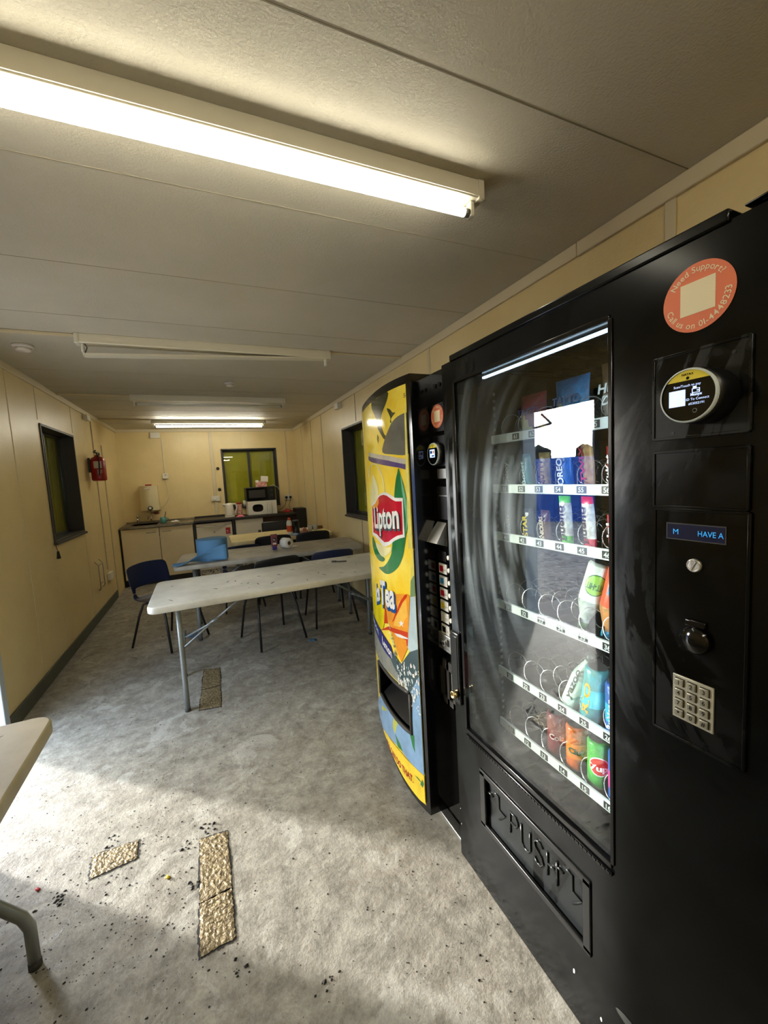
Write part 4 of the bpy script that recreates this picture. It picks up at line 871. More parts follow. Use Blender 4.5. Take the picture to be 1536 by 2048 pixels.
# the printed picture, draped over the door
CL = dict(yellow=(232, 196, 40), dkgreen=(66, 70, 40), grey=(112, 112, 104), silver=(198, 192, 178), purple=(92, 78, 132), green=(46, 126, 74), ltgreen=(120, 190, 150),
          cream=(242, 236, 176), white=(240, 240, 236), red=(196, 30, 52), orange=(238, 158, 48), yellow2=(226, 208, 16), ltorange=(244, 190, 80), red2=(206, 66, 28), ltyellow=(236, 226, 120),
          sage=(124, 156, 116), ltblue=(186, 208, 214), greyB=(140, 142, 134), slate=(72, 92, 98), navy=(44, 46, 118), skyblue=(132, 170, 208), leafy=(190, 196, 90), yellow3=(248, 214, 56), blueD=(30, 84, 150), redT=(180, 40, 40))
CK = list(CL)
m_art = [mat('print '+k, CL[k], 0.10, rgb2=tuple(int(c*0.86) for c in CL[k]), vs_=9) for k in CK]
m_art[0] = mat('print background yellow', (236, 198, 40), 0.10, rgb2=(244, 230, 104), vs_=5)
mb = MB(); acc = bmesh.new()
def drape(flat, lift):
    """flat: bmesh with verts (y,z,0), bent on to the door after being cut into narrow strips"""
    for lo, hi, ax in ((1.359, 2.19, 0), (0.118, 1.783, 1)):
        for v, s in ((lo, -1), (hi, 1)):
            co = (v, 0, 0) if ax == 0 else (0, v, 0); no = (s, 0, 0) if ax == 0 else (0, s, 0)
            bmesh.ops.bisect_plane(flat, geom=flat.verts[:]+flat.edges[:]+flat.faces[:], plane_co=co, plane_no=no, clear_outer=True)
    for k in range(1, 30):
        bmesh.ops.bisect_plane(flat, geom=flat.verts[:]+flat.edges[:]+flat.faces[:], plane_co=(Y0+k*0.03, 0, 0), plane_no=(1, 0, 0))
    mp = {}
    for v in flat.verts: mp[v] = mb.b.verts.new(fs(v.co.x, v.co.y, lift))
    for f in flat.faces:
        try: g = mb.b.faces.new([mp[v] for v in f.verts]); g.material_index = f.material_index
        except ValueError: pass
    flat.free()
def cut_hole(flat):
    dead = []
    for y in (1.43, 1.91): bmesh.ops.bisect_plane(flat, geom=flat.verts[:]+flat.edges[:]+flat.faces[:], plane_co=(y, 0, 0), plane_no=(1, 0, 0))
    for z in (0.385, 0.56): bmesh.ops.bisect_plane(flat, geom=flat.verts[:]+flat.edges[:]+flat.faces[:], plane_co=(1.43, z, 0), plane_no=(0.15, 1, 0))
    for f in flat.faces:
        c = f.calc_center_median()
        if 1.43 < c.x < 1.91 and 0.385 < c.y+0.15*(c.x-1.43) < 0.56: dead.append(f)
    bmesh.ops.delete(flat, geom=dead, context='FACES')
def art_poly(pts, k, lift):
    q = MB(); q.poly([(p[0], p[1], 0) for p in pts], k); cut_hole(q.b); drape(q.b, lift)
art_poly([(1.352, 0.118), (2.19, 0.118), (2.19, 1.783), (1.352, 1.783)], 0, 0.0010)
ART = [
('dkgreen',[(1.72,1.786),(1.633,1.781),(1.498,1.783),(1.508,1.749),(1.57,1.708),(1.591,1.671),(1.558,1.623),(1.54,1.616),(1.555,1.6),(1.6,1.627),(1.65,1.665),(1.668,1.705),(1.728,1.757)]),
('grey',[(1.591,1.55),(1.563,1.592),(1.508,1.634),(1.463,1.662),(1.402,1.677),(1.342,1.676),(1.336,1.633),(1.341,1.563),(1.366,1.526),(1.479,1.534)]),
('dkgreen',[(1.513,1.718),(1.481,1.711),(1.459,1.695),(1.437,1.691),(1.476,1.674),(1.473,1.659),(1.485,1.661),(1.482,1.681)]),
('dkgreen',[(1.651,1.633),(1.63,1.617),(1.646,1.591),(1.662,1.611)]),
('silver',[(1.861,1.57),(1.792,1.56),(1.528,1.532),(1.368,1.508),(1.367,1.488),(1.531,1.512),(1.868,1.549)]),
('purple',[(1.877,1.55),(1.531,1.513),(1.367,1.488),(1.366,1.467),(1.44,1.481),(1.804,1.519),(1.884,1.533)]),
('green',[(1.434,1.478),(1.421,1.453),(1.403,1.416),(1.387,1.365),(1.381,1.309),(1.383,1.263),(1.401,1.216),(1.423,1.156),(1.422,1.156),(1.443,1.117),(1.487,1.073),(1.554,1.038),(1.626,1.017),(1.7,1.013),(1.765,1.018),(1.668,1.042),(1.594,1.081),(1.551,1.118),(1.54,1.138),(1.527,1.177),(1.485,1.362),(1.461,1.433),(1.448,1.456)]),
('ltgreen',[(1.421,1.453),(1.417,1.398),(1.406,1.341),(1.398,1.285),(1.404,1.227),(1.39,1.263),(1.386,1.308),(1.391,1.362),(1.407,1.414)]),
('green',[(1.889,1.15),(1.82,1.128),(1.775,1.104),(1.692,1.088),(1.639,1.083),(1.678,1.063),(1.765,1.054),(1.853,1.069),(1.906,1.103)]),
('cream',[(1.804,1.448),(1.893,1.308),(1.72,1.346),(1.686,1.395),(1.744,1.443)]),
('cream',[(1.764,1.512),(1.785,1.51),(1.872,1.489),(1.907,1.449),(1.882,1.449),(1.847,1.486),(1.766,1.505),(1.695,1.498),(1.641,1.467),(1.608,1.432),(1.596,1.381),(1.584,1.382),(1.595,1.434),(1.626,1.472),(1.683,1.502)]),
('cream',[(1.806,1.13),(1.629,1.138),(1.542,1.149),(1.572,1.119),(1.674,1.086),(1.753,1.097)]),
('white',[(1.856,1.312),(1.761,1.334),(1.694,1.363),(1.622,1.379),(1.565,1.381),(1.513,1.371),(1.474,1.361),(1.412,1.362),(1.412,1.208),(1.452,1.199),(1.502,1.183),(1.557,1.158),(1.614,1.142),(1.67,1.138),(1.733,1.151),(1.795,1.161),(1.883,1.158)]),
('red',[(1.842,1.306),(1.763,1.324),(1.708,1.349),(1.663,1.363),(1.606,1.37),(1.56,1.367),(1.503,1.353),(1.471,1.347),(1.42,1.349),(1.424,1.218),(1.471,1.208),(1.519,1.191),(1.57,1.17),(1.628,1.159),(1.685,1.166),(1.764,1.177),(1.852,1.175)]),
('orange',[(1.842,1.306),(1.763,1.324),(1.708,1.349),(1.691,1.351),(1.691,1.328),(1.731,1.304),(1.821,1.295)]),
('yellow2',[(1.966,0.845),(1.705,0.869),(1.715,0.76),(1.79,0.7),(1.907,0.698),(2.012,0.713)]),
('orange',[(1.677,0.877),(1.517,0.955),(1.412,0.981),(1.397,0.972),(1.43,0.755),(1.497,0.665),(1.536,0.692),(1.565,0.73),(1.608,0.764),(1.634,0.795),(1.715,0.76)]),
('ltorange',[(1.49,0.931),(1.425,0.954),(1.42,0.889),(1.489,0.821),(1.563,0.803),(1.53,0.856)]),
('white',[(1.479,0.853),(1.47,0.846),(1.453,0.853),(1.467,0.841),(1.462,0.83),(1.478,0.834),(1.496,0.822),(1.488,0.836),(1.502,0.838),(1.485,0.843)]),
('red2',[(1.809,0.692),(1.638,0.773),(1.538,0.798),(1.424,0.821),(1.43,0.761),(1.439,0.757),(1.442,0.781),(1.495,0.775),(1.559,0.771),(1.641,0.755)]),
('white',[(1.559,0.771),(1.493,0.788),(1.426,0.796),(1.427,0.791),(1.467,0.78),(1.526,0.767)]),
('red2',[(1.414,0.98),(1.435,0.971),(1.476,0.934),(1.528,0.872),(1.58,0.813),(1.56,0.823),(1.496,0.888),(1.457,0.933),(1.418,0.967)]),
('red2',[(1.684,0.844),(1.715,0.76),(1.647,0.784),(1.665,0.847)]),
('ltyellow',[(1.369,1.163),(1.334,1.167),(1.339,1.071),(1.384,1.04)]),
('sage',[(1.384,1.04),(1.365,1.064),(1.341,1.068),(1.343,0.991),(1.392,0.974)]),
('ltblue',[(1.392,0.974),(1.343,0.989),(1.34,0.882),(1.345,0.781),(1.417,0.741),(1.43,0.755),(1.404,0.893)]),
('greyB',[(2.025,0.687),(1.986,0.628),(1.849,0.616),(1.719,0.618),(1.632,0.624),(1.546,0.621),(1.461,0.595),(1.428,0.563),(1.491,0.565),(1.658,0.542),(1.908,0.492),(2.079,0.497)]),
('slate',[(1.499,0.655),(1.417,0.741),(1.345,0.781),(1.347,0.704),(1.359,0.609),(1.418,0.558),(1.434,0.563),(1.489,0.582),(1.584,0.604),(1.632,0.624),(1.583,0.672),(1.54,0.664)]),
('navy',[(2.042,0.694),(1.907,0.698),(1.792,0.695),(1.677,0.693),(1.62,0.691),(1.589,0.663),(1.632,0.624),(1.719,0.618),(1.849,0.616),(1.986,0.628),(2.077,0.643)]),
('skyblue',[(1.428,0.563),(1.355,0.671),(1.345,0.69),(1.35,0.569),(1.34,0.533),(1.352,0.25),(1.441,0.243),(1.568,0.236),(1.787,0.162),(2.05,0.069),(2.133,0.118),(1.908,0.309),(1.471,0.377),(1.427,0.392),(1.411,0.569)]),
('leafy',[(1.636,0.346),(1.574,0.352),(1.631,0.262),(1.657,0.284)]),
('leafy',[(1.909,0.245),(1.782,0.299),(1.755,0.301),(1.897,0.224)]),
('green',[(1.449,0.373),(1.413,0.388),(1.415,0.31),(1.432,0.333)]),
('green',[(1.621,0.269),(1.564,0.262),(1.53,0.243),(1.593,0.225)]),
('yellow3',[(2.134,0.03),(1.787,0.162),(1.569,0.223),(1.441,0.243),(1.351,0.248),(1.355,0.125),(1.477,0.103),(1.626,0.072),(1.857,0.003),(2.067,-0.027)]),
]
def smooth_loop(pts, n=3):
    out = []; k = len(pts)
    for i in range(k):
        p0, p1, p2, p3 = [Vector(pts[(i+j-1) % k]) for j in range(4)]
        for q in range(n):
            t_ = q/n; out.append(tuple(0.5*((2*p1)+(p2-p0)*t_+(2*p0-5*p1+4*p2-p3)*t_**2+(3*p1-p0-3*p2+p3)*t_**3)))
    return out
for n_, (nm, pts) in enumerate(ART): art_poly(smooth_loop(pts) if nm in ('green', 'grey', 'dkgreen', 'cream', 'ltgreen', 'leafy', 'yellow2') and len(pts) > 4 else pts, CK.index(nm), 0.0014+0.00012*n_)
art_poly([(1.352, 1.168), (1.385, 1.168), (1.378, 1.45), (1.366, 1.70), (1.352, 1.72)], CK.index('ltyellow'), 0.0062)  # sunlit right edge of the door, painted in as a pale strip
rnd = random.Random(3)
for k in range(150):       # splashes of the printed water
    y = rnd.uniform(1.355, 1.55); z = 0.70-0.19*rnd.random()-0.35*abs(y-1.40); s = rnd.uniform(0.002, 0.010); a0 = rnd.uniform(0, 6)
    art_poly([(y+s*rnd.uniform(0.4, 1.3)*math.cos(a0+i*1.05), z+s*rnd.uniform(0.4, 2.0)*math.sin(a0+i*1.05)) for i in range(6)], CK.index('white' if k % 3 else 'ltblue'), 0.0062)
for k in range(60):
    u = rnd.random(); y = 1.62-0.13*u+rnd.gauss(0, 0.008); z = 0.79-0.22*u; s = rnd.uniform(0.002, 0.007); a0 = rnd.uniform(0, 6)
    art_poly([(y+s*rnd.uniform(0.4, 1.3)*math.cos(a0+i*1.05), z+s*rnd.uniform(0.5, 1.6)*math.sin(a0+i*1.05)) for i in range(6)], CK.index(('slate', 'greyB', 'white', 'ltblue')[k % 4]), 0.0063)
def art_text(s, yl, zl, yr, zr_, size, k, lift, bold=0.0, shear=0.0):
    """from left end (yl,zl) to right end (yr,zr_); y falls to the right on this face"""
    V, F = text2d(s, bold); xs = [v[0] for v in V]; x0, x1 = min(xs), max(xs)
    q = bmesh.new(); vs = []
    for x, y in V:
        u = (x-x0)/(x1-x0); vs.append(q.verts.new((yl+(yr-yl)*u - shear*y*size, zl+(zr_-zl)*u + y*size, 0)))
    for f in F:
        try: q.faces.new([vs[i] for i in f]).material_index = k
        except ValueError: pass
    drape(q, lift)
W_, D_ = CK.index('white'), CK.index('slate')
art_text('Lipton', 1.780, 1.200, 1.438, 1.236, 0.142, D_, 0.0060, 0.045)
art_text('Lipton', 1.785, 1.207, 1.445, 1.243, 0.142, W_, 0.0066, 0.028)
art_text('Ice', 1.855, 0.812, 1.757, 0.848, 0.14, CK.index('blueD'), 0.0062, 0.06, 0.1)
art_text('Tea', 1.745, 0.838, 1.517, 0.880, 0.165, CK.index('blueD'), 0.0062, 0.06, 0.1)
art_text('Ice', 1.86, 0.824, 1.765, 0.858, 0.135, W_, 0.0068, 0.03, 0.1)
art_text('Tea', 1.750, 0.850, 1.530, 0.888, 0.16, W_, 0.0068, 0.03, 0.1)
art_text('Lemon', 1.765, 0.643, 1.60, 0.640, 0.055, W_, 0.0068, 0.02)
art_text('Limon', 2.06, 0.665, 1.85, 0.650, 0.05, CK.index('ltblue'), 0.0068, 0.02)
art_text('TEA CAN DO THAT.', 1.80, 0.100, 1.437, 0.164, 0.042, CK.index('redT'), 0.0068, 0.025)
art_text('5', 1.372, 1.735, 1.360, 1.735, 0.022, D_, 0.0030, 0.0)
art_poly([(1.425, 0.208), (1.40, 0.214), (1.36, 0.205), (1.39, 0.206)], CK.index('green'), 0.0066)
art_poly([(1.385, 0.195), (1.37, 0.225), (1.362, 0.21), (1.37, 0.19)], CK.index('green'), 0.0067)
mb.build('picture_panel', m_art, door, world=True, fixn=False)
# selection side
PX = 0.79
mb = MB(); mb.box(PX, 1.235, 0.09, 0.91, 1.42, 1.815, bev=0.003); pn = mb.build('selection_panel', m_glossblk, t, world=True)
mb = MB(); mb.box(PX-0.004, 1.236, 1.475, PX, 1.325, 1.585, bev=0.002); mb.box(PX-0.004, 1.236, 1.60, PX, 1.318, 1.70, 0); mb.build('reader_plate', m_black, pn, world=True)
m_stk = mat('orange support sticker', (228, 122, 84), 0.5); m_cream = mat('cream print', (238, 226, 190), 0.5)
def arc_text(mb, s, cy, cz, R, a_mid, span, size, x, m, inward=False, bold=0.01):
    # letters along a circle on a face looking to -x; angles clockwise from the top as seen
    W = []; 
    for ch in s:
        if ch == ' ': W.append(0.30)
        else: V, F = text2d(ch, bold); xs = [v[0] for v in V]; W.append(max(xs)-min(xs)+0.09)
    tot = sum(W); acc_ = 0.0
    for ch, w_ in zip(s, W):
        u = (acc_+w_/2)/tot-0.5; acc_ += w_
        if ch == ' ': continue
        a = a_mid + (u*span if not inward else -u*span)
        rad = Vector((0, -math.sin(a), math.cos(a)))
        tan = Vector((0, -math.cos(a), -math.sin(a)))
        o = Vector((x, cy, cz)) + rad*R
        if inward: mb.text(ch, o, -tan, -rad, size, m, bold)
        else: mb.text(ch, o, tan, rad, size, m, bold)
def sticker(par, x, cy, cz, R, detail=True):
    mb = MB(); mb.lathe([(R, 0.0), (R, 0.001)], (0, 0, 0), '-x', 48, 0); bmesh.ops.translate(mb.b, vec=(x, cy, cz), verts=mb.b.verts)
    q = R*0.48; mb.box(x-0.0016, cy-q, cz-q*0.97, x-0.0010, cy+q, cz+q, 1)
    arc_text(mb, 'Need Support?', cy, cz, R*0.74, -0.02, 2.05, R*0.25, x-0.0016, 1)
    arc_text(mb, 'Call us on 01-4448233', cy, cz, R*0.90, math.pi-0.10, 2.95, R*0.25, x-0.0016, 1, inward=True)
    return mb.build('support_sticker', [m_stk, m_cream], par, world=True)
sticker(pn, PX-0.0045, 1.287, 1.655, 0.042)
m_ring = mat('pale reader rim', (196, 206, 206), 0.35); m_ylw = mat('reader yellow', (226, 208, 40), 0.4); m_scr = mat('dark glass screen', (6, 8, 10), 0.08)
m_lcdw = mat('lit screen white', (190, 210, 255), 0.4, emit=0.9)
def reader(par, x, cy, cz, R, depth, full=True, tilt=0.0):
    mb = MB(); mb.lathe([(R*1.04, 0.0), (R*1.04, depth*0.75), (R*0.98, depth)], (0, 0, 0), '-x', 40); bmesh.ops.translate(mb.b, vec=(x, cy, cz), verts=mb.b.verts); rd = mb.build('card_reader', m_black, par, world=True)
    xf = x-depth
    mb = MB(); mb.lathe([(R*0.98, -0.002), (R, 0.003), (R*0.98, 0.006), (R*0.93, 0.006)], (0, 0, 0), '-x', 48, caps=False); bmesh.ops.translate(mb.b, vec=(xf, cy, cz), verts=mb.b.verts); mb.build('rim', m_ring, rd, world=True)
    mb = MB(); mb.lathe([(R*0.94, 0.0), (R*0.94, 0.004)], (0, 0, 0), '-x', 48, 0); bmesh.ops.translate(mb.b, vec=(xf, cy, cz), verts=mb.b.verts)
    a0 = math.acos(0.60); pts = [(xf-0.0046, cy-R*0.93*math.sin(a), cz+R*0.93*math.cos(a)) for a in [-a0+2*a0*k/16 for k in range(17)]]
    mb.poly(pts, 1)
    mb.text('NAYAX', (xf-0.005, cy, cz+R*0.74), NX, UZ, R*0.12, 0, 0.02)
    mb.lathe([(R*0.06, 0), (R*0.06, 0.0008)], (0, 0, 0), 'x', 12, 0) if False else None
    mb.poly([(xf-0.0049, cy+R*0.055*math.cos(a), cz+R*0.64+R*0.055*math.sin(a)) for a in [k*math.pi/7 for k in range(14)]], 0)
    if full:
        q = 0.32*R; mb.box(xf-0.0048, cy+0.08*R, cz-0.36*R, xf-0.0042, cy+0.66*R, cz+0.24*R, 2)
        mb.text('Scan/Touch to pay', (xf-0.005, cy+0.02*R, cz+0.33*R), NX, UZ, R*0.125, 2, 0.0)
        mb.text('Monyx', (xf-0.005, cy-0.30*R, cz-0.04*R), NX, UZ, R*0.14, 2, 0.03)
        mb.text('ID To Connect', (xf-0.005, cy-0.34*R, cz-0.20*R), NX, UZ, R*0.125, 2, 0.0)
        mb.text('#53052191', (xf-0.005, cy-0.30*R, cz-0.36*R), NX, UZ, R*0.12, 2, 0.0)
        cy2, cz2 = cy-0.28*R, cz+0.14*R       # wallet outline
        for (a_, b_, c_, d_) in ((-0.13, -0.08, 0.13, -0.06), (-0.13, 0.06, 0.13, 0.08), (-0.13, -0.08, -0.11, 0.08), (0.11, -0.08, 0.13, 0.08), (-0.02, 0.08, 0.10, 0.16), (-0.11, -0.02, -0.03, 0.02)): mb.box(xf-0.0048, cy2+a_*R, cz2+b_*R, xf-0.0042, cy2+c_*R, cz2+d_*R, 2)
        mb.tube([(xf-0.0046, cy-0.25*R+0.07*R*math.cos(a), cz-0.58*R+0.07*R*math.sin(a)) for a in [k*math.pi/7 for k in range(14)]], 0.0005, 4, 3)
    else:
        mb.box(xf-0.0048, cy-0.30*R, cz-0.30*R, xf-0.0042, cy+0.55*R, cz+0.42*R, 2)
        mb.box(xf-0.0054, cy+0.1*R, cz+0.05*R, xf-0.0048, cy+0.45*R, cz+0.3*R, 4); mb.box(xf-0.0054, cy-0.22*R, cz+0.05*R, xf-0.0048, cy-0.02*R, cz+0.3*R, 5)
        mb.box(xf-0.0054, cy-0.22*R, cz-0.22*R, xf-0.0048, cy+0.2*R, cz-0.1*R, 4)
    mb.build('screen', [m_scr, m_ylw, m_lcdw, m_metal, mat('print blueD', CL['blueD'], 0.3), mat('print orange', CL['orange'], 0.3)], rd, world=True)
    return rd
reader(pn, PX-0.004, 1.288, 1.52, 0.040, 0.02, full=False)
m_steel2 = mat('scratched bright steel', (190, 190, 184), 0.32, metal=0.85, bump=0.2, bs=80)
mb = MB(); mb.box(PX-0.003, 1.236, 1.43, PX, 1.305, 1.465); mb.box(PX-0.003, 1.236, 1.365, PX, 1.302, 1.369); mb.build('upper_strip', m_metal, pn, world=True)
mb = MB(); mb.box(PX-0.002, 1.24, 1.28, PX, 1.315, 1.40)
for z in (1.395, 1.36, 1.32):
    for y in (1.30, 1.25): mb.lathe([(0.003, 0), (0.003, 0.004)], (PX-0.004, y, z), 'x', 8)
mb.build('screw_plate', m_black, pn, world=True)
mb = MB()
mb.face([(PX-0.045, 1.345, 1.195), (PX-0.045, 1.262, 1.195), (PX, 1.262, 1.268), (PX, 1.325, 1.268)]); mb.face([(PX-0.045, 1.345, 1.195), (PX-0.045, 1.262, 1.195), (PX, 1.262, 1.180), (PX, 1.335, 1.185)]); mb.face([(PX-0.045, 1.262, 1.195), (PX, 1.262, 1.268), (PX, 1.262, 1.18)])
mb.build('bill_mouth', m_steel2, pn, world=True)
m_sel = [mat('selection card white', (222, 222, 216), 0.5), m_black, mat('print red', CL['red'], 0.22), mat('selection blue', (40, 140, 200), 0.5), m_ylw]
for k in range(7):
    z = 1.14-0.0475*k
    mb = MB(); mb.box(PX-0.004, 1.268, z-0.02, PX, 1.322, z+0.018, 0 if k else 1, bev=0.001)
    if k: mb.box(PX-0.0048, 1.292, z-0.012, PX-0.004, 1.316, z+0.010, (0, 2, 3, 2, 4, 0, 1)[k]); mb.text(('', 'Cola', 'Blue', 'Zero', 'Club', '7up', 'Tea')[k], (PX-0.005, 1.281, z-0.006), NX, UZ, 0.010, 1 if k != 2 else 0, 0.0)
    c = mb.build('selection_card', m_sel, pn, world=True)
    mb = MB(); mb.lathe([(0.009, 0), (0.009, 0.006), (0.006, 0.008)], (0, 0, 0), '-x', 14); bmesh.ops.translate(mb.b, vec=(PX, 1.252, z), verts=mb.b.verts); mb.build('selection_button', m_whiteP, c, world=True)
mb = MB(); mb.box(PX-0.012, 1.25, 0.775, PX, 1.335, 0.838, bev=0.002); mb.lathe([(0.012, -0.006), (0.012, 0.002)], (PX-0.012, 1.29, 0.806), 'x', 16, 0)
cs = mb.build('coin_slot', m_steel2, pn, world=True)
mb = MB(); mb.lathe([(0.006, -0.008), (0.006, -0.005)], (PX-0.012, 1.29, 0.806), 'x', 12); mb.box(PX-0.0135, 1.258, 0.80, PX-0.0115, 1.272, 0.826); mb.box(PX-0.0135, 1.308, 0.79, PX-0.0115, 1.326, 0.80); mb.build('coin_hole', m_black, cs, world=True)
mb = MB(); mb.box(PX-0.010, 1.236, 0.56, PX, 1.250, 0.735); mb.box(PX-0.010, 1.236, 0.70, PX, 1.335, 0.735); mb.box(PX-0.010, 1.236, 0.56, PX, 1.335, 0.585); mb.box(PX-0.010, 1.318, 0.56, PX, 1.335, 0.735); mb.box(PX-0.010, 1.275, 0.56, PX, 1.29, 0.735)
rt = mb.build('coin_return', m_dark, pn, world=True)
mb = MB(); mb.box(PX-0.002, 1.25, 0.60, PX, 1.272, 0.69); mb.build('return_flap', m_steel2, rt, world=True)
mb = MB(); mb.box(0.790, 1.24, 0.0, 0.825, 1.46, 0.022, bev=0.003); mb.build('foot_rail', m_steel2, t, world=True)
for y in (1.30, 1.27): 
    mb = MB(); mb.lathe([(0.008, 0), (0.008, 0.004)], (0, 0, 0), '-x', 12); bmesh.ops.translate(mb.b, vec=(PX, y, 1.765), verts=mb.b.verts); mb.build('screw', m_black, pn, world=True)
# ------------------------------------------------------------------ snack machine
FX = 0.771                      # front face
t = SM = thing('snack_machine', 'large black glass-fronted snack vending machine in the right foreground', 'vending machine', (FX, 0.70, 0))
GY0, GY1, GZ0, GZ1 = 0.588, 1.150, 0.545, 1.742
SY0, SY1 = 0.20, 1.225
mb = MB()
mb.box(0.81, SY1-0.03, 0.02, 1.52, SY1, 1.81, 0); mb.box(0.81, SY0, 0.02, 1.52, SY0+0.03, 1.81, 0); mb.box(1.48, SY0, 0.02, 1.52, SY1, 1.81, 0)
mb.box(0.81, SY0, 1.775, 1.52, SY1, 1.81, 0, bev=0.004); mb.box(0.81, SY0, 0.0, 1.52, SY1, 0.43, 0); mb.box(0.83, SY0+0.03, 0.43, 1.48, 0.575, 1.775, 0)
mb.build('cabinet', m_blkpaint, t, world=True)
m_in = mat('black inner liner', (10, 10, 11), 0.3)
mb = MB(); mb.box(0.84, 1.125, 0.44, 1.47, 1.135, 1.77); mb.box(0.84, 0.576, 0.44, 1.47, 0.580, 1.77); mb.box(1.36, 0.58, 0.44, 1.37, 1.125, 1.77)
for k in range(52): mb.box(0.905, 1.1235, 0.50+k*0.0235, 0.915, 1.1255, 0.510+k*0.0235, 1)
mb.build('inner_liner', [m_in, m_metal], t, world=True)
# door: frame around the glass, with the control side towards the camera
mb = MB(); slab_holes(mb, 'x', FX, 0.809, 0.215, 1.222, 0.002, 1.815, [(GY0, GY1, GZ0, GZ1), (0.655, 1.075, 0.252, 0.432)])
bmesh.ops.remove_doubles(mb.b, verts=mb.b.verts, dist=1e-5)
mb.box(FX-0.006, 0.384, 1.812, 0.83, 1.165, 1.832, bev=0.003)
dd = mb.build('door', m_scuff, t, world=True)
mb = MB()
for (a, b_, c, d) in ((GY1-0.003, GZ0, GY1+0.010, GZ1), (GY0-0.006, GZ0, GY0+0.003, GZ1), (GY0, GZ0-0.012, GY1, GZ0+0.003), (GY0, GZ1-0.003, GY1, GZ1+0.008)): mb.box(FX-0.004, a, b, FX+0.012, c, d) if False else mb.box(FX-0.004, a, b_, FX+0.012, c, d, bev=0.0015)
mb.box(FX-0.006, GY0-0.002, GZ0-0.028, FX+0.002, GY1+0.002, GZ0-0.018, bev=0.0015)
for k in range(45): mb.box(FX-0.008, GY0+0.002+k*0.0122, GZ0-0.026, FX-0.0065, GY0+0.009+k*0.0122, GZ0-0.020)
mb.build('gasket', m_glossblk, dd, world=True)
mb = MB(); mb.box(FX+0.004, GY0+0.001, GZ0+0.001, FX+0.009, GY1-0.001, GZ1-0.001); g = mb.build('glass', m_mglass, dd)
g.data.transform(Matrix.Translation((-FX, -0.70, 0)))
m_led = mat('cold strip light', (200, 228, 255), 0.4, emit=3.0); m_led2 = mat('cold tube light', (214, 236, 255), 0.4, emit=36.0)
mb = MB(); mb.box(0.800, 0.60, 1.730, 0.809, 1.04, 1.736); mb.build('light_strip', m_led, t, world=True)
mb = MB(); mb.lathe([(0.008, 0.50), (0.008, 1.70)], (0.838, 0.588, 0), 'z', 8); mb.build('light_tube', m_led2, t, world=True)
m_lipm = mat('raised black rim', (16, 17, 17), 0.25)
mb = MB(); mb.box(FX-0.012, 1.170, 0.62, FX, 1.222, 0.885, bev=0.004); mb.box(FX-0.014, 1.178, 0.64, FX-0.012, 1.214, 0.872, bev=0.001); lp = mb.build('lock_plate', m_lipm, dd, world=True)
m_brass = mat('worn brass', (190, 170, 120), 0.25, metal=1.0)
mb = MB(); mb.lathe([(0.014, 0.0), (0.014, 0.022), (0.011, 0.024), (0.009, 0.018)], (0, 0, 0), '-x', 20); bmesh.ops.translate(mb.b, vec=(FX-0.012, 1.185, 0.662), verts=mb.b.verts); mb.build('lock', m_brass, lp, world=True)
# push flap
mb = MB(); 
for (a, b_, c, d) in ((1.055, 0.243, 1.082, 0.440), (0.645, 0.243, 0.668, 0.440), (0.645, 0.425, 1.082, 0.445), (0.645, 0.238, 1.082, 0.256)): mb.box(FX-0.005, a, b_, FX+0.004, c, d, bev=0.0025)
pr = mb.build('flap_rim', m_lipm, dd, world=True)
m_flap = scuffed('flap paint', dust=(30, 33, 34), cz=0.3, kr=9, rough=0.2)
mb = MB(); mb.box(FX+0.010, 0.660, 0.252, FX+0.022, 1.070, 0.430); fl = mb.build('push_flap', m_flap, dd, world=True)
m_letter = mat('moulded black letters', (34, 36, 36), 0.18)
mb = MB(); xx = FX+0.008
def stroke(pts, r=0.0032): mb.tube([(xx, y, z) for y, z in pts], r, 6)
def bent_arrow(y0, z0, s=1.0):
    stroke([(y0, z0), (y0-0.028*s, z0)]); stroke([(y0-0.028*s, z0+0.022*s), (y0-0.056*s, z0+0.022*s), (y0-0.056*s, z0-0.022*s), (y0-0.088*s, z0-0.022*s), (y0-0.056*s, z0-0.058*s)])
bent_arrow(1.055, 0.375); bent_arrow(0.765, 0.375)
zt, zb = 0.388, 0.318
P0 = 0.945; stroke([(P0, zb), (P0, zt), (P0-0.026, zt), (P0-0.034, zt-0.012), (P0-0.034, zt-0.022), (P0-0.026, zt-0.034), (P0, zt-0.034)])
P0 = 0.895; stroke([(P0, zt), (P0, zb+0.012), (P0-0.010, zb), (P0-0.028, zb), (P0-0.036, zb+0.012), (P0-0.036, zt)])
P0 = 0.843; stroke([(P0-0.034, zt-0.008), (P0-0.024, zt), (P0-0.010, zt), (P0, zt-0.012), (P0-0.004, zt-0.026), (P0-0.028, zb+0.030), (P0-0.034, zb+0.014), (P0-0.024, zb), (P0-0.010, zb), (P0, zb+0.010)])
P0 = 0.793; stroke([(P0, zb), (P0, zt)]); stroke([(P0-0.034, zb), (P0-0.034, zt)]); stroke([(P0, zb+0.036), (P0-0.034, zb+0.036)])
mb.build('push_lettering', m_letter, fl, world=True)
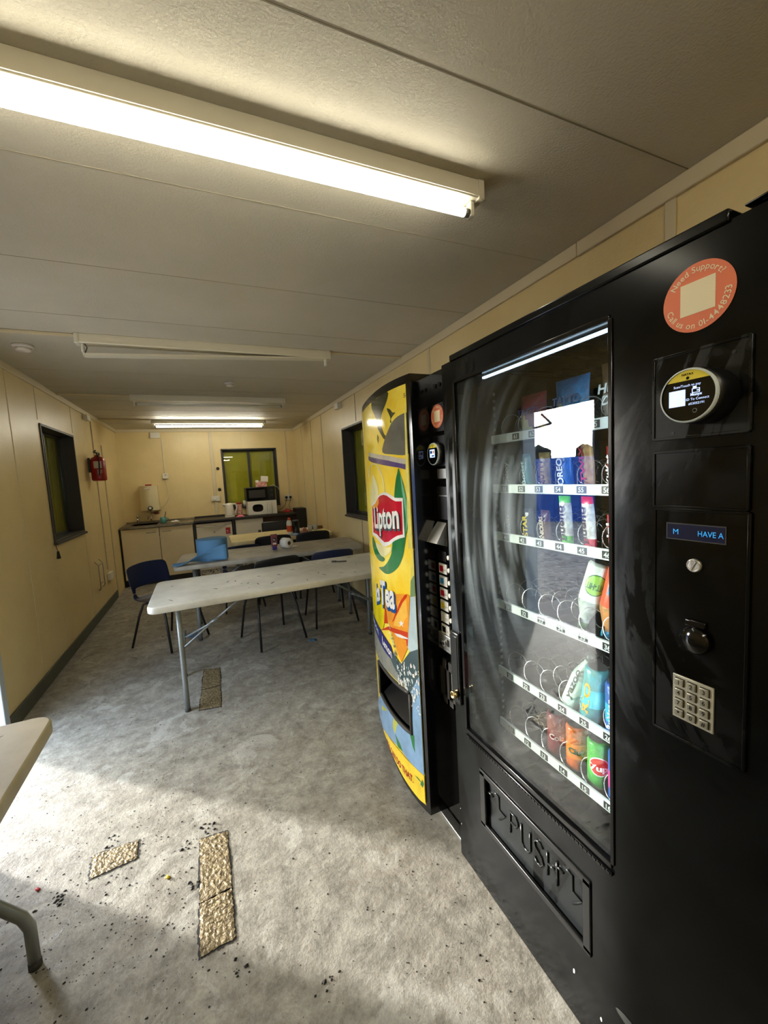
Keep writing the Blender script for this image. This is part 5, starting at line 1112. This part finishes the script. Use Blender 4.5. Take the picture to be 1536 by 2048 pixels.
# control side
def rim_panel(name, y0, y1, z0, z1, m, par):
    mb = MB(); mb.box(FX-0.003, y0, z0, FX+0.002, y1, z1, bev=0.002)
    for (a, b_, c, d) in ((y1-0.003, z0, y1+0.002, z1), (y0-0.002, z0, y0+0.003, z1), (y0, z1-0.003, y1, z1+0.002), (y0, z0-0.002, y1, z0+0.003)): mb.box(FX-0.005, a, b_, FX, c, d, bev=0.001)
    return mb.build(name, m, par, world=True)
m_scuff2 = scuffed('scuffed plate', dust=(42, 43, 40), cy=-0.6, cz=1.3)
r1 = rim_panel('reader_plate', 0.352, 0.498, 1.491, 1.635, m_scuff2, dd)
rim_panel('blank_plate', 0.351, 0.497, 1.368, 1.468, m_blkpaint, dd)
r3 = rim_panel('control_plate', 0.348, 0.495, 0.935, 1.364, m_blkpaint, dd)
sticker(dd, FX-0.0005, 0.428, 1.719, 0.0545)
reader(r1, FX-0.003, 0.408, 1.5535, 0.0425, 0.052)
for y, z in ((0.374, 1.615), (0.464, 1.500)):
    mb = MB(); mb.lathe([(0.003, 0), (0.003, 0.001)], (0, 0, 0), '-x', 12); bmesh.ops.translate(mb.b, vec=(FX-0.003, y, z), verts=mb.b.verts); mb.build('screw', m_black, r1, world=True)
m_lcd = mat('blue display', (6, 16, 50), 0.2, emit=0.12); m_lcdc = mat('cyan display letters', (50, 150, 215), 0.3, emit=0.55)
mb = MB(); mb.box(FX-0.004, 0.379, 1.310, FX-0.002, 0.473, 1.340, 1, bev=0.0); mb.box(FX-0.0046, 0.381, 1.312, FX-0.0036, 0.471, 1.338, 0)
mb.text('M', (FX-0.0052, 0.456, 1.320), NX, UZ, 0.0135, 2, 0.0); mb.text('HAVE A', (FX-0.0052, 0.401, 1.320), NX, UZ, 0.0135, 2, 0.0, width=0.038)
mb.build('display', [m_lcd, m_dark, m_lcdc], r3, world=True)
mb = MB(); mb.lathe([(0.012, 0), (0.012, 0.004), (0.010, 0.006), (0.009, 0.005)], (0, 0, 0), '-x', 24); mb.box(-0.0068, -0.0012, -0.009, -0.0050, 0.0012, 0.009, M=Matrix.Rotation(0.5, 4, 'X')); bmesh.ops.translate(mb.b, vec=(FX-0.003, 0.425, 1.268), verts=mb.b.verts); mb.build('coin_return_button', m_steel2, r3, world=True)
mb = MB(); mb.lathe([(0.024, 0), (0.024, 0.008), (0.020, 0.013), (0.006, 0.016)], (0, 0, 0), '-x', 30); bmesh.ops.translate(mb.b, vec=(FX-0.003, 0.420, 1.135), verts=mb.b.verts); mb.box(FX-0.009, 0.405, 1.158, FX-0.003, 0.438, 1.170, bev=0.002); mb.build('coin_inlet', m_glossblk, r3, world=True)
m_pad = mat('satin keypad steel', (196, 194, 176), 0.35, metal=0.6); m_key = mat('keypad key', (176, 174, 158), 0.3, metal=0.7)
KY0, KY1, KZ0, KZ1 = 0.3915, 0.4585, 0.9755, 1.0585
mb = MB(); mb.box(FX-0.0055, KY0, KZ0, FX-0.002, KY1, KZ1, bev=0.001); kp = mb.build('keypad', m_pad, r3, world=True)
for i in range(12):
    r_, c_ = divmod(i, 3); cy = KY1-0.0125-c_*0.0205; cz = KZ1-0.0125-r_*0.0195
    mb = MB(); mb.box(FX-0.0095, cy-0.0068, cz-0.0066, FX-0.0055, cy+0.0068, cz+0.0066, 0, bev=0.0012); mb.box(FX-0.0058, cy-0.0078, cz-0.0078, FX-0.0054, cy+0.0078, cz+0.0076, 1)
    mb.text('123456789*0#'[i], (FX-0.0099, cy, cz-0.0036), NX, UZ, 0.0105, 1, 0.02); mb.build('key', [m_key, m_black], kp, world=True)
# paint chips low on the door
rnd = random.Random(4); mb = MB()
for (y, z, s) in ((0.70, 0.135, 0.009), (0.62, 0.10, 0.007), (0.475, 0.075, 0.012), (1.215, 0.19, 0.003), (1.212, 0.13, 0.003)):
    mb.poly([(FX-0.0008, y+s*0.35*rnd.uniform(0.6, 1.2)*math.cos(a), z+s*rnd.uniform(0.6, 1.2)*math.sin(a)) for a in [k*0.785 for k in range(8)]])
mb.build('paint_chips', m_whiteP, dd, world=True)
mb = MB(); mb.poly([(FX-0.0008, 0.545+0.028*math.cos(a)*(1+0.3*math.cos(a)), 0.185+0.012*math.sin(a)) for a in [k*0.524 for k in range(12)]]); mb.build('scrape_mark', mat('grey scrape', (62, 64, 62), 0.5), dd, world=True)

# trays, rails, coils and goods
RX = 0.895
ROWZ = {6: 1.551, 5: 1.388, 4: 1.227, 3: 0.99, 2: 0.748, 1: 0.555}
COLY = [1.061, 0.984, 0.913, 0.839, 0.764, 0.690]
m_rail = mat('white price rail', (216, 222, 216), 0.3); m_num = mat('number plate', (22, 24, 24), 0.4); m_tray = mat('tray black', (14, 14, 15), 0.35); m_coil = mat('bright coil wire', (205, 205, 205), 0.25, metal=0.9)
coil_me = None
def coil(parent, y, z):
    global coil_me
    if coil_me is None:
        mb = MB(); pts = []
        for k in range(7*14+1):
            a = 2*math.pi*k/14 - math.pi/2; pts.append((0.062*k/14*0.9, 0.030*math.cos(a), 0.030*math.sin(a)))
        mb.tube(pts, 0.0013, 5); o = mb.build('coil', m_coil); coil_me = o.data; bpy.data.objects.remove(o)
    o = bpy.data.objects.new('coil', coil_me); COL.objects.link(o); o.parent = parent; o.location = Vector((RX+0.004, y, z)) - SM.location; return o
for r_, z in ROWZ.items():
    mb = MB(); mb.box(RX+0.005, 0.582, z-0.012, 1.35, 1.122, z-0.008)
    for c_ in range(7):
        y = 1.104-c_*0.0747; mb.box(RX+0.03, y-0.001, z-0.010, 1.35, y+0.001, z+0.035)
    sh = mb.build('shelf', m_tray, t, world=True)
    mb = MB(); mb.box(RX-0.003, 0.582, z-0.014, RX+0.005, 1.122, z+0.014, 0, bev=0.001)
    for c_, y in enumerate(COLY if r_ < 6 else [1.003, 0.933, 0.863, 0.793, 0.723]):
        mb.box(RX-0.0042, y-0.0145, z-0.0095, RX-0.003, y+0.0145, z+0.0095, 1); mb.text('%d%d' % (r_, c_+1), (RX-0.0052, y, z-0.0062), NX, UZ, 0.0180, 0, 0.02)
    mb.build('price_rail', [m_rail, m_num], sh, world=True)
    for c_, y in enumerate(COLY):
        coil(sh, y, z+0.046)
def wrap_mats(c1, c2, c3): return [mat('foil %s' % (c1,), c1, 0.3, rgb2=tuple(int(a*0.62+b_*0.2) for a, b_ in zip(c1, c3)), vs_=38, bump=0.25, bs=90), mat('print %s' % (c2,), c2, 0.35), mat('print %s' % (c3,), c3, 0.35)]
def goods(name, label, cat, row, col, group, build, dx=0.0, rot=0.0, lean=0.0, tip=0.0, dy=0.0):
    o = build(); o.location = (RX+0.035+dx, COLY[col-1]+dy, ROWZ[row]-0.0075+abs(tip)*0.0005); o.rotation_euler = (math.radians(tip), math.radians(lean), math.radians(rot)); o.name = name
    tag(o, label, cat, group); return o
def bar(w_, h_, th_, c1, c2, c3, txt, bands=()):
    mb = MB(); n = 9; P = []
    for i in range(n):
        v = i/(n-1); f = math.sin(math.pi*min(1, max(0, (v-0.05)/0.90)))**0.35 if 0.05 < v < 0.95 else 0.0
        row = []
        for j in range(12):
            a = 2*math.pi*j/12; ww = w_/2*(1+0.06*(1-f)); row.append((-math.cos(a)*(th_/2*f+0.0012), math.sin(a)*ww, h_*v))
        P.append(row)
    V = [[mb.b.verts.new(p) for p in r] for r in P]
    for i in range(n-1):
        mi = 0
        for (a, b_, k) in bands:
            if a <= (i+0.5)/(n-1) <= b_: mi = k
        for j in range(12):
            f = mb.b.faces.new((V[i][j], V[i][(j+1) % 12], V[i+1][(j+1) % 12], V[i+1][j])); f.material_index = mi; f.smooth = True
    mb.b.faces.new(V[0][::-1]); mb.b.faces.new(V[-1])
    if txt: mb.text(txt, (-th_/2-0.0022, -w_*0.0+w_*0.22*0, h_*0.5), UZ, Vector((0, 1, 0)), w_*0.62, 2, 0.03, width=h_*0.66)
    return mb.build('bar', wrap_mats(c1, c2, c3))
def can(r, h_, c1, c2, c3, txt, vertical=True, bottle=False, flip=False, spot=None):
    mb = MB()
    if bottle: pr = [(r*0.85, 0), (r, 0.008), (r, h_*0.55), (r*0.92, h_*0.62), (r*0.45, h_*0.82), (r*0.38, h_*0.88), (r*0.42, h_*0.885), (r*0.42, h_*0.99), (r*0.2, h_)]; ms = [0, 1, 0, 0, 0, 0, 2, 2]
    else: pr = [(r*0.80, 0), (r, 0.008), (r, h_*0.30), (r, h_*0.62), (r, h_-0.012), (r*0.82, h_-0.002), (r*0.78, h_-0.004)]; ms = [3, 0, 1, 0, 0, 3]
    if flip: pr = [(a, h_-b_) for a, b_ in pr][::-1]; ms = ms[::-1]
    mb.lathe(pr, (0, 0, 0), 'z', 24, mats=ms)
    if spot:
        zc, rs = spot[0]*h_, spot[1]*r
        def disc(R_, lift, mi):
            mb.grid([[(-(r+lift)*math.cos(q*R_*math.cos(a)/r), (r+lift)*math.sin(q*R_*math.cos(a)/r), zc+q*R_*math.sin(a)) for a in [k*0.34907 for k in range(19)]] for q in (0.001, 0.35, 0.7, 1.0)], mi)
        disc(rs*1.12, 0.0004, 2); disc(rs, 0.0007, 4)
    zc_t = h_*0.72
    if txt:
        if vertical:
            V0, z0 = UZ, h_*0.42
            mb.text(txt, (0, 0, 0), UZ, UZ, r*0.9, 2, 0.03, width=h_*0.55, fn=lambda a, b_: Vector((-(r+0.0008)*math.cos((b_-r*0.3)/r), (r+0.0008)*math.sin((b_-r*0.3)/r), h_*0.45+a)))
        else:
            mb.text(txt, (0, 0, 0), UZ, UZ, r*0.75, 2, 0.04, width=r*1.5, fn=lambda a, b_: Vector((-(r+0.0012)*math.cos(a/r), -(r+0.0012)*math.sin(a/r)*(-1 if flip else 1), (zc_t if flip else h_*0.42)+b_*(-1 if flip else 1))))
    return mb.build('can', wrap_mats(c1, c2, c3)+[m_metal]+([mat('spot %s' % (spot[2],), spot[2], 0.35)] if spot else []))
def bag(w_, h_, c1, c2, c3, txt, txt2=None):
    mb = MB(); P = []; n = 13
    for i in range(n):
        v = i/(n-1); row = []
        for j in range(9):
            u = j/8*2-1; d = max(0, (1-u**4))*max(0, math.sin(math.pi*v))**0.6; row.append((-0.026*d-0.001, -u*w_/2*(1-0.06*math.sin(math.pi*v)), h_*v))
        P.append(row)
    V = mb.grid(P, 0); mb.grid([[(-p[0]*0.8, p[1], p[2]) for p in r] for r in P], 0)
    for f in mb.b.faces:
        c = f.calc_center_median()
        if c.x < 0 and c.z < h_*0.36+0.03*math.sin(c.y*60): f.material_index = 1
    mb.text(txt, (-0.0295, 0, h_*0.52), NX, (Vector((0, 0, 1))), h_*0.20, 2, 0.03, width=w_*0.82, shear=0.15)
    if txt2: mb.text(txt2, (-0.0295, -0.004, h_*0.34), NX, UZ, h_*0.19, 2, 0.03, width=w_*0.72, shear=0.15)
    return mb.build('bag', wrap_mats(c1, c2, c3))
B = 'chocolate bars in the snack machine'; K = 'crisp bags in the snack machine'; D = 'drinks in the snack machine'
goods('crisp_bag', 'red crisp bag on the top tray, left of the blue one', 'crisps', 6, 2, K, lambda: bag(0.105, 0.135, (150, 30, 36), (210, 190, 70), (70, 50, 120), 'TAYTO'), dx=0.02)
goods('crisp_bag', 'blue crisp bag on the top tray between the red and the brown ones', 'crisps', 6, 4, K, lambda: bag(0.115, 0.15, (52, 130, 186), (206, 190, 90), (30, 60, 120), 'TAYTO'), dx=0.02)
goods('crisp_bag', 'brown and silver crisp bag at the right of the top tray', 'crisps', 6, 6, K, lambda: bag(0.115, 0.16, (120, 84, 50), (190, 180, 170), (225, 232, 228), 'Hunky', 'Dorys'), dx=0.02)
S5 = [((92, 98, 92), (210, 214, 205), 'Galaxy', 'grey'), ((40, 120, 140), (190, 220, 225), 'Boost', 'teal'), ((196, 168, 110), (96, 60, 30), 'NUTTY', 'gold'), ((14, 92, 190), (240, 244, 250), 'OREO', 'bright blue'), ((196, 160, 96), (190, 26, 44), 'TWIX', 'gold and red'), ((206, 22, 34), (246, 240, 236), 'KitKat', 'bright red')]
for k, (c1, c3, tx, nm) in enumerate(S5):
    goods('chocolate_bar', '%s wrapped bar in slot %d of the second tray from the top' % (nm, 51+k), 'chocolate bar', 5, k+1, B, lambda: bar(0.036 if k != 3 else 0.044, 0.115 if k != 4 else 0.15, 0.022, c1, c1, c3, tx), lean=-6, rot=(6, -5, 8, 0, -8, 4)[k], dx=-0.004)
S4 = [((40, 30, 30), (200, 200, 205), 'DAIRY', 'dark brown'), ((20, 30, 80), (226, 200, 40), 'STAR', 'navy and yellow'), ((96, 62, 38), (228, 210, 180), 'SNICKERS', 'brown'), ((236, 236, 230), (60, 34, 26), 'bueno', 'white and green'), ((238, 234, 224), (60, 34, 26), 'bueno', 'white and red'), ((216, 30, 36), (248, 246, 236), 'mini', 'red and white')]
for k, (c1, c3, tx, nm) in enumerate(S4):
    goods('chocolate_bar', '%s wrapped bar in slot %d of the third tray from the top' % (nm, 41+k), 'chocolate bar', 4, k+1, B, lambda: bar(0.037, 0.15 if k in (3, 4) else 0.105, 0.022, c1, (96, 190, 60) if k == 3 else ((206, 30, 44) if k in (4,) else c1), c3, tx, bands=((0, 0.22, 1), (0.86, 1, 1)) if k in (3, 4) else ()), lean=-5, rot=(0, 7, -6, 5, -4, 6)[k], dx=-0.004)
goods('drink_bottle', 'upturned bottle with a green and white label, fourth tray', 'bottle', 3, 5, D, lambda: can(0.032, 0.20, (214, 220, 214), (226, 234, 222), (50, 110, 40), 'VIT-HIT', vertical=False, bottle=True, flip=True, spot=(0.70, 0.85, (150, 206, 70))), rot=38, dx=0.01, tip=15, dy=0.045)
goods('drink_bottle', 'upturned bottle with a red and blue label beside the green one', 'bottle', 3, 6, D, lambda: can(0.032, 0.20, (226, 150, 84), (220, 90, 60), (60, 150, 190), 'VIT-HIT', vertical=False, bottle=True, flip=True, spot=(0.70, 0.7, (222, 60, 40))), rot=38, dx=0.01, tip=12, dy=0.045)
goods('milk_bottle', 'pale green and white milk bottle lying back in slot 24', 'bottle', 2, 4, D, lambda: can(0.028, 0.18, (206, 226, 214), (206, 226, 214), (40, 60, 56), 'yazoo', bottle=True), lean=8, dx=0.0, tip=18, dy=0.005)
goods('drink_can', 'tall turquoise patterned can in slot 25', 'can', 2, 5, D, lambda: can(0.030, 0.165, (50, 160, 176), (70, 190, 200), (230, 170, 40), 'RIO', vertical=True), dx=0.0, tip=8, dy=0.01)
goods('drink_can', 'blue patterned can at the right of the fifth tray', 'can', 2, 6, D, lambda: can(0.031, 0.15, (36, 90, 180), (60, 170, 210), (240, 240, 240), 'Rubicon', vertical=True), dx=0.0)
goods('drink_can', 'red-brown cola can in slot 13, dim behind the reflection', 'can', 1, 3, D, lambda: can(0.031, 0.14, (120, 30, 30), (120, 30, 30), (220, 200, 200), 'Cola', vertical=False), rot=38, dx=0.02)
goods('drink_can', 'orange can with green lettering in slot 14', 'can', 1, 4, D, lambda: can(0.031, 0.14, (240, 110, 20), (244, 130, 30), (10, 90, 70), 'Club', vertical=False), rot=38, dx=0.02)
goods('drink_can', 'green can with a red spot in slot 15', 'can', 1, 5, D, lambda: can(0.031, 0.14, (60, 176, 60), (80, 190, 60), (246, 246, 240), '7up', vertical=False, spot=(0.5, 0.8, (206, 40, 34))), rot=38, dx=0.02)
goods('drink_can', 'blue and pink can in slot 16, at the right edge of the lowest tray', 'can', 1, 6, D, lambda: can(0.031, 0.15, (30, 96, 196), (206, 70, 150), (240, 240, 240), 'Fanta', vertical=True), dx=0.01)
mb = MB(); rnd = random.Random(8); P = []
for i in range(9):
    row = []
    for j in range(7):
        row.append((0.80+0.05*j, 0.14+0.03*i, 1.834+0.035*math.sin(math.pi*j/6)*math.sin(math.pi*min(1, i/7))+rnd.uniform(0, 0.012)))
    P.append(row)
mb.grid(P); o = mb.build('plastic_sheet', m_glossblk); sm = o.modifiers.new('s', 'SOLIDIFY'); sm.thickness = 0.003
tag(o, 'crumpled black plastic sheet lying on top of the snack machine', 'plastic sheet')
